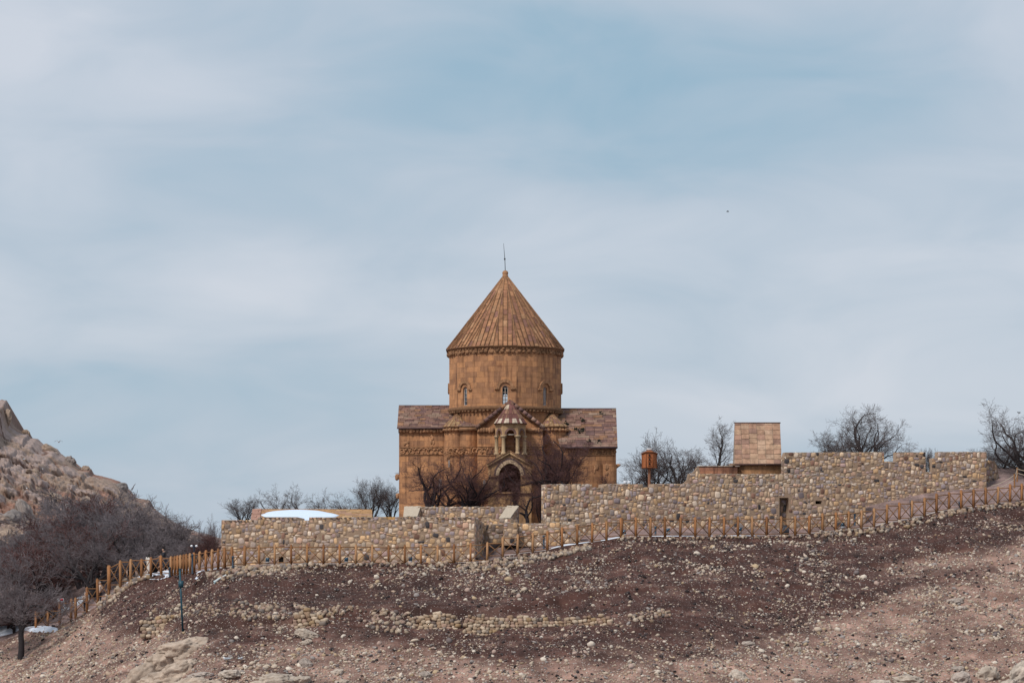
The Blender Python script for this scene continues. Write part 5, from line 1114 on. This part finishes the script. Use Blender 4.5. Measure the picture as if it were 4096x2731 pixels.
hillb(235, .35, 1.1, 'round grey white boulder in the lower middle of the rocky hill', 3); hillb(262, .42, 1.6, 'long grey boulder leaning down the rocky hill', 1, (.6, 1, 1.5), (.0, -.4, 0)); hillb(62, .5, 1.5, 'big rounded tan boulder at the left edge of the rocky hill', 4)
hillb(500, .93, .9, 'large dark boulder on the right shoulder of the rocky hill skyline', 3, (1.2, .9, .7)); hillb(345, .98, .6, 'pale boulder on the skyline halfway down the rocky hill', 0); hillb(105, .985, .6, 'boulder on the skyline near the top of the rocky hill', 4); hillb(205, .97, 1.0, 'broad boulder on the skyline in the upper part of the rocky hill', 2, (1.2, .9, .7)); hillb(285, .97, .9, 'cracked grey boulder on the middle of the skyline', 1, (1.1, .9, .8))
BN = ('tan', 'grey', 'pale tan', 'dark grey', 'ochre')
for i in range(34):
    px = r_.uniform(-20, 600); k = r_.choice((0, 0, 2, 2, 4, 4, 1, 3)); t = r_.uniform(.12, .95); z_ = r_.choice((.3, .35, .45, .55, .7, .95))
    hillb(px, t, z_, '%s %s boulder on the %s of the rocky hill, %s' % ('small' if z_ < .4 else 'middling' if z_ < .6 else 'large', BN[k], 'foot' if t < .35 else 'middle' if t < .65 else 'upper part', 'at the left edge' if px < 100 else 'left of centre' if px < 230 else 'right of centre' if px < 380 else 'towards the right end'), k, (r_.uniform(.9, 1.5), 1, r_.uniform(.55, .9)))
# ------------------------------------------------------------------ snow, path furniture, people, birds
def snow(label, x0, x1, yt, yb, Y0_=None, h=.12, n=26):
    pts = []
    for i in range(n):
        a = 2 * math.pi * i / n; w_ = 1 + .10 * math.sin(2 * a + x0) + .08 * math.sin(5 * a) + random.uniform(-.04, .04); px = (x0 + x1) / 2 + (x1 - x0) / 2 * math.cos(a) * w_; py = (yt + yb) / 2 - (yb - yt) / 2 * math.sin(a) * w_
        if Y0_ is None: q = hit(px, py); pts.append((q.x, q.y, q.z + .02))
        else: Y = Y0_ + (yb - py) * (.10 if h > 0 else 0); X = xx(px, Y); pts.append((X, Y, gz(X, Y) + .05))
    return sheet('snow_patch', pts, abs(h), label, 'snow', M_SNOW, (.62, .66, .74))
def snow_g(label, px, Y, rx, ry, h=.12):
    X = xx(px, Y); pts = []
    for i in range(30):
        a = 2 * math.pi * i / 30; w_ = 1 + .15 * math.sin(2 * a + px) + .10 * math.sin(5 * a + px) + random.uniform(-.05, .05); x, y = X + rx * math.cos(a) * w_, Y + ry * math.sin(a) * w_; pts.append((x, y, gz(x, y) + .03))
    return sheet('snow_patch', pts, h, label, 'snow', M_SNOW, (.62, .66, .74))
snow('snow patch lying over the edge of the landing below the standing people', 572, 672, 2297, 2318, h=.2)
snow('long thin snow patch on the ground near the single tree at the lower left', 98, 236, 2514, 2529, h=.3)
snow_g('snow on the path behind the ramp fence, in front of the low wall', 2280, 216.0, 1.5, .9, .1); snow_g('thin strip of snow along the path behind the level fence', 2700, 217.6, 2.0, .35, .05); snow_g('second thin strip of snow behind the level fence, further right', 2930, 219.3, 1.7, .3, .05)
snow_g('snow remnant on the path just right of the ramp', 2450, 216.4, .9, .4, .08); snow_g('snow on the landing behind the woman in white', 560, 225.6, 1.2, .7, .3); snow_g('snow on the landing behind the crowded posts', 690, 224.3, 1.5, 1.2, .3); snow_g('snow under the fence left of the long wall', 850, 216.6, 1.2, .8, .08)
snow_g('snow glimpsed through the wood below the bent trunk', 285, 238, 1.6, .9, .2); snow_g('snow glimpsed at the left edge behind the single tree', 22, 238, 1.6, 1, .2)
DB = (.012, .03, .055)
def bollard(px, yt, yb, Y, label):
    h = (yb - yt) / FPX * Y; c = P(px, yb, Y); c.z -= .05; o = empty('bollard_lamp', tuple(c), label, 'bollard lamp', 'dark blue bollard lamps along the path'); m = MB(); m.lathe((c.x, c.y, c.z), [(.10, 0), (.10, .04), (.075, .05), (.075, h - .12)], 12, DB); m.build('post', M_PAINT, o)
    m = MB(); m.lathe((c.x, c.y, c.z), [(.08, h - .12), (.095, h - .11), (.095, h), (.06, h + .03), (0, h + .035)], 12, (.03, .06, .09)); m.build('lamp_head', M_PAINT, o)
for px, yt, yb, Y, l in ((931, 2222, 2267, 211.8, 'short dark blue bollard against the left end of the long wall'), (679, 2266, 2304, 220.6, 'short dark blue bollard at the corner of the snowy landing'), (770, 2214, 2290, 217.6, 'taller dark blue bollard among the crowded fence posts'), (2175, 2139, 2194, 216.5, 'dark blue bollard on the path behind the ramp fence'), (2622, 2103, 2144, 218, 'dark blue bollard before the tall wall under the bird house'), (3419, 2050, 2098, 226, 'dark blue bollard at the right corner of the tall wall'), (3643, 2000, 2056, 229, 'dark blue bollard beneath the battlements'), (3838, 2004, 2028, 230, 'small dark blue bollard near the right end of the battlements')): bollard(px, yt, yb, Y, l)
def flood(px, py, Y, label):
    c = P(px, py, Y); o = empty('floodlight', tuple(c), label, 'floodlight', 'small ground floodlights along the walls'); m = MB(); m.box((c.x, c.y, c.z + .22), (.28, .14, .30), (.05, .09, .13)); m.build('housing', M_PAINT, o); m = MB(); m.box((c.x, c.y - .075, c.z + .24), (.22, .02, .20), (.02, .07, .12)); m.build('lens', M_GDARK, o); m = MB(); m.box((c.x, c.y, c.z - .02), (.30, .2, .18), (.25, .25, .26)); m.build('base', M_PAINT, o)
for px, py, Y, l in ((1070, 2249, 214.6, 'blue grey floodlight at the foot of the long wall, furthest left'), (1385, 2248, 214.6, 'blue grey floodlight at the middle of the long wall'), (1642, 2246, 214.5, 'blue grey floodlight near the right end of the long wall'), (2497, 2138, 219.6, 'grey floodlight near the left end of the tall wall'), (2673, 2131, 220.2, 'blue grey floodlight under the bird house side of the tall wall'), (2960, 2127, 222, 'small floodlight left of the niche in the tall wall'), (3371, 2108, 226.3, 'floodlight at the right part of the tall wall')): flood(px, py, Y, l)
c = P(3144, 2141, 222.5); o = empty('litter_bin', tuple(c), 'dark litter bin in front of the narrow niche of the tall wall', 'bin'); m = MB(); m.box((c.x, c.y, c.z + .4), (.46, .4, .72), (.035, .04, .055))
for i in range(6): m.box((c.x - .19 + i * .076, c.y - .21, c.z + .4), (.05, .03, .68), (.05, .05, .06))
m.build('body', M_PAINT, o); m = MB(); m.box((c.x, c.y, c.z + .79), (.5, .44, .05), (.02, .02, .03)); m.build('lid', M_PAINT, o)
# bird house
Yb_ = 232.5; k = Yb_ / FPX; cx_, cy_ = xx(2597, Yb_), Yb_; zt1, zb1 = zz(1803, Yb_), zz(1872, Yb_)
o = empty('bird_house', (cx_, cy_, zz(1990, Yb_)), 'big orange wooden bird house on a pole above the tall wall', 'bird house'); RED = np.array([.34, .115, .045])
m = MB(); m.tube([(cx_, cy_, zz(1990, Yb_)), (cx_, cy_, zb1 + .1)], .12, 10, (.26, .12, .07)); m.build('pole', M_WOOD, o)
m = MB(); m.prism([(cx_ - .62, cy_ - .05), (cx_ - .28, cy_ - .42), (cx_ + .28, cy_ - .42), (cx_ + .62, cy_ - .05), (cx_ + .28, cy_ + .42), (cx_ - .28, cy_ + .42)], zb1 + .05, zt1 - .16, RED)
for x_, y_ in ((-.28, -.43), (.28, -.43), (-.61, -.07), (.61, -.07)): m.box((cx_ + x_, cy_ + y_, (zb1 + zt1) / 2 - .05), (.05, .04, zt1 - zb1 - .2), RED * .7)
for i in range(3): m.box((cx_, cy_ - .46, zt1 - .50 - i * .34), (.26, .1, .03), RED * .8)
m.build('box', M_WOOD, o); m = MB()
for i in range(3): m.lathe((0, 0, 0), [(.085, 0), (.085, .03), (0, .031)], 12, (.012, .01, .01)); m.v[-1] = np.stack([m.v[-1][:, 0] + cx_, -m.v[-1][:, 2] + cy_ - .425, m.v[-1][:, 1] + zt1 - .38 - i * .34], 1)
m.build('entrance_hole', M_WOOD, o); m = MB()
A = np.array([cx_, cy_, zt1 + .08]); cr_ = [(cx_ - .72, cy_ - .06), (cx_ - .32, cy_ - .52), (cx_ + .32, cy_ - .52), (cx_ + .72, cy_ - .06), (cx_ + .32, cy_ + .5), (cx_ - .32, cy_ + .5)]
for i in range(6):
    q, w_ = cr_[i], cr_[(i + 1) % 6]; V = [(q[0], q[1], zt1 - .24 + (.1 if abs(q[0] - cx_) < .5 else -.04)), (w_[0], w_[1], zt1 - .24 + (.1 if abs(w_[0] - cx_) < .5 else -.04)), tuple(A), ]; V += [(v[0], v[1], v[2] + .05) for v in V]; m.add(V, [[0, 1, 2], [3, 4, 5]], RED * .75); m.add(V, [[0, 1, 4, 3]], RED * .4)
m.box((cx_, cy_, zb1 + .03), (1.3, .8, .06), RED * .7); m.build('roof', M_WOOD, o)
m = MB(); m.box((cx_, cy_ - .05, zt1 + .13), (.44, .34, .16), (.55, .54, .55)); m.build('vent_cap', M_PAINT, o)
for px, l in ((2501, 'left one of two white boards behind the tall wall'), (2517, 'right one of two white boards behind the tall wall')):
    c = P(px, 1930, 226); o = empty('sign_board', (c.x, c.y, c.z - .8), l, 'sign'); m = MB(); m.box((c.x, c.y, c.z), (.28, .03, .32), (.62, .64, .68), rz=.2); m.build('board', M_PAINT, o); m = MB(); m.box((c.x, c.y + .03, c.z - .5), (.04, .04, 1.1), (.2, .2, .2)); m.build('post', M_PAINT, o)
# teal sign post in the foreground
b = hit(732, 2527); tp = P(719, 2275, b.y); o = empty('sign_post', tuple(b), 'tall leaning dark teal post with a small sign box, alone on the slope', 'sign post'); TE = (.015, .06, .085)
m = MB(); m.bar(tuple(b - Vector((0, 0, .3))), tuple(tp), .13, .13, TE); m.build('pole', M_PAINT, o)
m = MB(); q = b.lerp(tp, .76); m.box((q.x + .04, q.y - .09, q.z), (.36, .06, .50), TE); m.build('sign_plate', M_PAINT, o); m = MB(); m.box((q.x - .06, q.y + .10, q.z + .02), (.16, .10, .46), (.012, .045, .065)); m.build('bracket', M_PAINT, o)
m = MB(); m.box((tp.x + .01, tp.y, tp.z), (.16, .16, .1), (.02, .05, .07)); m.build('cap', M_PAINT, o)
a_, b_ = hit(905, 2305), hit(862, 2332); m = MB(); m.tube([a_ + Vector((0, 0, .1)), a_.lerp(b_, .7) + Vector((0, -.05, .16)), b_ + Vector((0, -.1, .12))], [.07, .085, .10], 12, (.50, .54, .55), cap=False); m.tube([b_ + Vector((0, -.1, .12)), b_ + Vector((-.1, -.14, .06))], [.12, .12], 12, (.40, .50, .52), cap=False)
tag(m.build('drain_pipe', M_PAINT), 'short pale plastic pipe sticking out of the stones below the long wall', 'pipe')
# two globed street lamp
c = P(776, 2240, 236); o = empty('street_lamp', tuple(c), 'street lamp with two white globes behind the crowded fence posts', 'street lamp'); zt2 = zz(2178, 236)
m = MB(); m.tube([tuple(c - Vector((0, 0, 1.5))), (c.x, c.y, zt2 + .0)], .05, 8, DB); m.bar((c.x - .2, c.y, zt2 - .22), (c.x + .2, c.y, zt2 - .22), .04, .04, DB); m.build('pole', M_PAINT, o)
for s in (-1, 1): m = MB(); m.add(ICO2[0] * [.11, .11, .10] + np.array([c.x + s * .2, c.y, zt2 - .1]), ICO2[1], (.75, .77, .8)); m.build('globe', M_PAINT, o, smooth=True)
# rope barrier, far right
o = empty('rope_barrier', tuple(P(4058, 1940, 233)), 'low rope barrier on wooden posts under the massive tree at the right edge', 'barrier'); RP_ = [(3965, 1948, 1938, 231), (4058, 1942, 1894, 232), (4069, 1917, 1869, 236), (4160, 1925, 1880, 235)]
for px, yb, yt, Y in RP_[1:]: m = MB(); q = P(px, yb, Y); m.tube([tuple(q - Vector((0, 0, .2))), (q.x, q.y, zz(yt, Y))], .07, 8, FW * .9); m.build('post', M_WOOD, o)
for (p0_, p1_) in ((RP_[0], RP_[1]), (RP_[1], RP_[2]), (RP_[2], RP_[3])):
    for dz in (-.1, -.45):
        A_, B_ = P(p0_[0], p0_[2], p0_[3]), P(p1_[0], p1_[2], p1_[3]); m = MB(); m.tube([A_.lerp(B_, t) + Vector((0, 0, dz - .5 * t * (1 - t))) for t in np.linspace(0, 1, 8)], .022, 6, (.50, .42, .32)); m.build('rope', M_CLOTH, o)
# red and white sign down in the wood
c = P(243, 2400, 236); o = empty('notice_sign', tuple(c), 'red and white notice glimpsed in the wood beside the lower stairs', 'sign'); m = MB(); m.box((c.x, c.y, c.z), (.55, .04, .34), (.62, .64, .68)); m.box((c.x + .05, c.y - .03, c.z + .06), (.30, .02, .18), (.45, .03, .04)); m.build('board', M_PAINT, o); m = MB(); m.box((c.x, c.y + .05, c.z - .8), (.06, .06, 1.6), (.12, .12, .12)); m.build('post', M_PAINT, o)
# people ------------------------------------------------
def skin_obj(name, verts, edges, mat_, parent, sub=1):
    me = bpy.data.meshes.new(name); me.from_pydata([v[:3] for v in verts], edges, []); o = bpy.data.objects.new(name, me); COL.objects.link(o); o.parent = parent
    md = o.modifiers.new('skin', 'SKIN'); sv = me.skin_vertices[0].data
    for i, v in enumerate(verts): r = v[3]; sv[i].radius = r if isinstance(r, tuple) else (r, r); sv[i].use_root = (i == 0)
    ss_ = o.modifiers.new('sub', 'SUBSURF'); ss_.levels = ss_.render_levels = sub; me.materials.append(mat_)
    return o
def flatmat(name, c, r=.85):
    m = bpy.data.materials.new(name); m.use_nodes = True; nt = m.node_tree; b = nt.nodes['Principled BSDF']; no = nd(nt, 'ShaderNodeTexNoise', {'Scale': 18.0, 'Detail': 3.0}); f = mth(nt, 'MULTIPLY_ADD', no.outputs[0], .5, .75)
    nt.links.new(mix(nt, 1.0, c, nd(nt, 'ShaderNodeCombineXYZ', {0: f, 1: f, 2: f}).outputs[0], 'MULTIPLY'), b.inputs['Base Color']); b.inputs['Roughness'].default_value = r; return m
SK = flatmat('person_skin', (.42, .25, .18), .6)
def person(label, px, py, Y, H, rz, coat, trousers, hair, long_coat=False, hood=None, arm=(0, 0), bend=0.0, coll=None):
    o = empty('person', tuple(P(px, py, Y)), label, 'person', rz=rz); s = H / 1.75
    # faces -Y when rz = 0
    v = []; e = []
    def add(x, y, z, r, link=None): v.append((x * s, y * s, z * s, (r[0] * s, r[1] * s) if isinstance(r, tuple) else r * s)); i = len(v) - 1; (e.append((link, i)) if link is not None else None); return i
    f = bend
    pel = add(0, 0, .95, (.15, .11)); wa = add(0, -.02 * f, 1.10, (.135, .10), pel); ch = add(0, -.08 * f, 1.30, (.17, .115), wa); nk0 = add(0, -.14 * f, 1.45, (.10, .08), ch); nk = add(0, -.17 * f, 1.52, .052, nk0)
    hd0 = add(0, -.19 * f - .01, 1.58, .075, nk); hd = add(0, -.21 * f - .01, 1.655, (.078, .095), hd0); ht = add(0, -.21 * f, 1.725, .055, hd); no_ = add(0, -.21 * f - .115, 1.64, .013, hd)
    for sd_ in (-1, 1):
        ea = add(sd_ * .085, -.2 * f, 1.645, .016, hd)
        hp = add(sd_ * .09, 0, .88, .095, pel); kn = add(sd_ * .10, -.03 + .0 * sd_, .50, .062, hp); an = add(sd_ * .10, .02, .10, .042, kn); hl = add(sd_ * .10, -.02, .045, .042, an); to = add(sd_ * .11, -.17, .035, .033, hl)
        sh = add(sd_ * .19, -.12 * f, 1.42, .062, nk0); A_ = arm[0] if sd_ < 0 else arm[1]
        el = add(sd_ * .25, -.10 * f - .10 * A_, 1.16 + .05 * A_, .045, sh); wr = add(sd_ * (.26 - .12 * A_), -.14 * f - .33 * A_, .93 + .24 * A_, .030, el); hn_ = add(sd_ * (.26 - .14 * A_), -.16 * f - .39 * A_, .86 + .30 * A_, (.036, .02), wr)
        for q in range(4):
            L = (.075, .085, .08, .062)[q]; bx_ = sd_ * (.26 - .14 * A_) + (q - 1.5) * .019; y_ = -.16 * f - .41 * A_; z_ = .83 + .32 * A_
            f1_ = add(bx_, y_ - .01 - .02 * A_, z_ - L * .5 * (1 - .5 * A_), .0085, hn_); f2_ = add(bx_, y_ - .025 - .05 * A_, z_ - L * (1 - .5 * A_), .0075, f1_)
        th = add(sd_ * (.225 - .13 * A_), -.18 * f - .41 * A_, .86 + .30 * A_, .010, hn_); add(sd_ * (.215 - .12 * A_), -.19 * f - .44 * A_, .82 + .31 * A_, .009, th)
    skin_obj('body', v, e, SK, o)
    def sub(name, items, m_): 
        v2, e2 = [], []
        for it in items: v2.append((it[0] * s, it[1] * s, it[2] * s, (it[3][0] * s, it[3][1] * s) if isinstance(it[3], tuple) else it[3] * s)); (e2.append((it[4], len(v2) - 1)) if len(it) > 4 else None)
        return skin_obj(name, v2, e2, m_, o)
    low = [(0, .0, .62, (.24, .17), 0), (0, 0, .30, (.26, .19), 1)] if long_coat else []
    it = [(0, 0, .92, (.20, .15))]; n0 = 0
    if long_coat: it += [(0, 0, .60, (.21, .16), 0), (0, 0, .22, (.24, .18), 1)]
    k0 = len(it); it += [(0, -.02 * f, 1.12, (.185, .145), 0), (0, -.08 * f, 1.30, (.205, .155), k0), (0, -.13 * f, 1.44, (.13, .11), k0 + 1), (0, -.16 * f, 1.50, .085, k0 + 2)]
    for sd_, A_ in ((-1, arm[0]), (1, arm[1])):
        k1 = len(it); it += [(sd_ * .20, -.12 * f, 1.41, .088, k0 + 2), (sd_ * .265, -.10 * f - .10 * A_, 1.15 + .05 * A_, .070, k1), (sd_ * (.262 - .12 * A_), -.14 * f - .31 * A_, .95 + .22 * A_, .055, k1 + 1)]
    sub('coat', it, coat)
    it = [(0, 0, .95, (.165, .125))]
    for sd_ in (-1, 1): k1 = len(it); it += [(sd_ * .09, 0, .84, .108, 0), (sd_ * .10, -.03, .50, .078, k1), (sd_ * .10, .015, .13, .062, k1 + 1)]
    sub('trousers', it, trousers)
    it = [(0, -.19 * f + .025, 1.68, (.092, .095)), (0, -.19 * f + .02, 1.745, .06, 0), (0, -.17 * f + .05, 1.61, .07, 0)]
    if long_coat: it += [(.07, -.10 * f + .08, 1.50, .05, 2), (.10, -.05 * f + .12, 1.40, .035, 3), (-.07, -.10 * f + .08, 1.50, .05, 2), (-.09, -.05 * f + .12, 1.42, .03, 5)]
    sub('hair' if hood is None else 'hood', it, hair if hood is None else hood)
    if coll: sub('fur_collar', [(0, -.12 * f + .03, 1.52, (.13, .11)), (0, -.12 * f + .07, 1.47, (.14, .10), 0)], coll)
    it = [(-.10, .03, .05, .05), (-.10, -.08, .045, .05, 0), (-.11, -.18, .04, .042, 1)]; sub('shoe', it, trousers); sub('shoe', [(-a, b_, c_, d_, *k_) for a, b_, c_, d_, *k_ in it], trousers)
    return o
WH = flatmat('cream_cloth', (.62, .57, .52)); BL = flatmat('black_cloth', (.013, .015, .022)); HA = flatmat('dark_hair', (.014, .012, .012)); PK = flatmat('beige_padded_cloth', (.46, .36, .31)); FU = flatmat('fur', (.40, .27, .18)); LT = flatmat('pale_trousers', (.58, .55, .50))
person('person in a long cream coat with dark hair, seen from behind on the snowy landing', 596, 2298, 224.3, 1.66, math.radians(165), WH, LT, HA, long_coat=True, arm=(.25, .25))
person('person in a black jacket with furry hood, standing right of the cream coated one', 657, 2286, 225.0, 1.86, math.radians(-75), BL, BL, HA, arm=(.9, .9), bend=.3, coll=FU)
person('person in a beige padded jacket and pale hat climbing the stairs', 398, 2410, 226.8, 1.68, math.radians(150), PK, BL, HA, hood=WH, arm=(.3, .7), bend=.3)
person('person with a pale cap lower on the stairs behind the dark posts', 342, 2449, 227.8, 1.62, math.radians(20), PK, BL, HA, hood=WH, arm=(.5, .5))
# birds -------------------------------------------------
def gull(label, c, s, rz, flying, white=(.62, .62, .62), wing=(.30, .33, .37), tip=(.03, .03, .035), flap=.5, dark=False):
    o = empty('gull' if not dark else 'crow', tuple(c), label, 'bird', rz=rz); cc = np.array([0, 0, 0.])
    def part(nm, m_): ob = m_.build(nm, M_PAINT, None, smooth=True); ob.parent = o; return ob
    m = MB(); V = ICO3[0].copy(); t_ = V[:, 0]; V = V * [.24, .075, .08]; V[:, 1] *= 1 - .55 * np.clip(-t_, 0, 1) ** 1.5; V[:, 2] *= 1 - .5 * np.clip(-t_, 0, 1) ** 1.5; hc = np.array([.22, 0, .07 if not flying else .02]); m.add(V, ICO3[1], white); m.add(ICO3[0] * [.065, .05, .052] + hc, ICO3[1], white)
    m.tube([(.12, 0, .01), tuple(hc)], [.065, .045], 10, white, cap=False); m.add([(-.20, -.03, 0), (-.20, .03, 0), (-.36, .06, .0), (-.36, -.06, 0), (-.20, 0, .02)], [[0, 1, 2, 3]], white); m.v = [v * s for v in m.v]; part('body', m)
    m = MB(); m.lathe((0, 0, 0), [(.016, 0), (.012, .04), (0, .075)], 6, (.55, .35, .05) if not dark else tip); m.v = [np.stack([v[:, 2], v[:, 1], -v[:, 0]], 1) * s + (hc + [.055, 0, -.005]) * s for v in m.v]; part('beak', m)
    for sd_ in (-1, 1):
        m = MB()
        if flying:
            P0 = [(0, .06, .02, .10), (-.0, .28, .02 + flap * .20, .095), (-.04, .50, .02 + flap * .16, .06), (-.14, .72, .02 + flap * .02, .015)]
            V = []; 
            for x, y, z, w_ in P0: V += [(x + w_, sd_ * y, z), (x - w_, sd_ * y, z - .005), (x - w_, sd_ * y, z + .012), (x + w_, sd_ * y, z + .02)]
            Fq_ = [[i * 4 + k, i * 4 + (k + 1) % 4, (i + 1) * 4 + (k + 1) % 4, (i + 1) * 4 + k] for i in range(3) for k in range(4)] + [[12, 13, 14, 15]]
            m.add(np.array(V) * s, Fq_, np.array([wing] * 8 + [tip] * 5)[:len(Fq_)])
        else:
            V = ICO2[0] * [.20, .02, .06] + [-.06, sd_ * .068, .02]; m.add(V * s, ICO2[1], wing)
        part('wing', m)
    if not flying:
        for sd_ in (-1, 1): m = MB(); m.tube([(.0, sd_ * .03 * s, -.05 * s), (.01, sd_ * .03 * s, -.19 * s)], .010 * s, 6, (.5, .3, .15)); m.box((.03 * s, sd_ * .03 * s, -.19 * s), (.08 * s, .05 * s, .01), (.5, .3, .15)); part('leg', m)
    return o
gull('dark gull gliding high in the sky right of the church', P(2911, 847, 640), 1.05, math.radians(10), True, white=(.10, .10, .12), wing=(.08, .09, .10), flap=.9)
gull('pale gull flying beside the rocky hill', P(235, 1768, 430), .95, math.radians(75), True, white=(.45, .38, .34), wing=(.34, .32, .32), flap=1.3)
h = hit(907, 2648); gull('grey backed gull standing on the rubble, left of two', (h.x, h.y, h.z + .24), 1.15, math.radians(150), False)
h = hit(962, 2648); gull('whiter gull standing on the rubble, right of two', (h.x, h.y, h.z + .24), 1.1, math.radians(70), False, wing=(.5, .52, .55))
bo = next(o for o in bpy.data.objects if o.get('label', '').startswith('massive old')); bm_ = bo.children[0] if bo.children[0].name.startswith('crown') else bo.children[1]
bpy.context.view_layer.update(); co = np.zeros(len(bm_.data.vertices) * 3); bm_.data.vertices.foreach_get('co', co); co = co.reshape(-1, 3) @ np.array(bm_.matrix_world.to_3x3()).T + np.array(bm_.matrix_world.translation)
q = np.stack([co[:, 0] / co[:, 1] * FPX + 2048, HZ - co[:, 2] / co[:, 1] * FPX], 1); c = co[np.argmin(((q - [4068, 1650]) ** 2).sum(1))]
gull('dark crow perched in the top of the massive right hand tree', (c[0], c[1], c[2] + .12), .6, math.radians(200), False, (.015, .015, .018), (.015, .015, .018), dark=True)
for i, (px, py) in enumerate(((12, 1705), (65, 1797), (40, 1842), (161, 1848), (235, 1883), (236, 1960))):
    t = .5; best = None
    for t in np.linspace(.1, .98, 120):
        q = hill_pt(px, t); d = abs((HZ - q[2] / q[1] * FPX) - py)
        if best is None or d < best[0]: best = (d, q)
    q = best[1]; gull('white gull resting on the rocky hill, ' + ('highest of them at the left edge', 'on a ledge below the crag', 'on the left side, third from the top', 'near the middle of the slope', 'under the pale skyline boulders', 'on top of the round grey white boulder')[i], (q[0], q[1] - .3, q[2] + .2), .95, r_.uniform(0, 6), False, (.75, .75, .75), (.6, .62, .66))
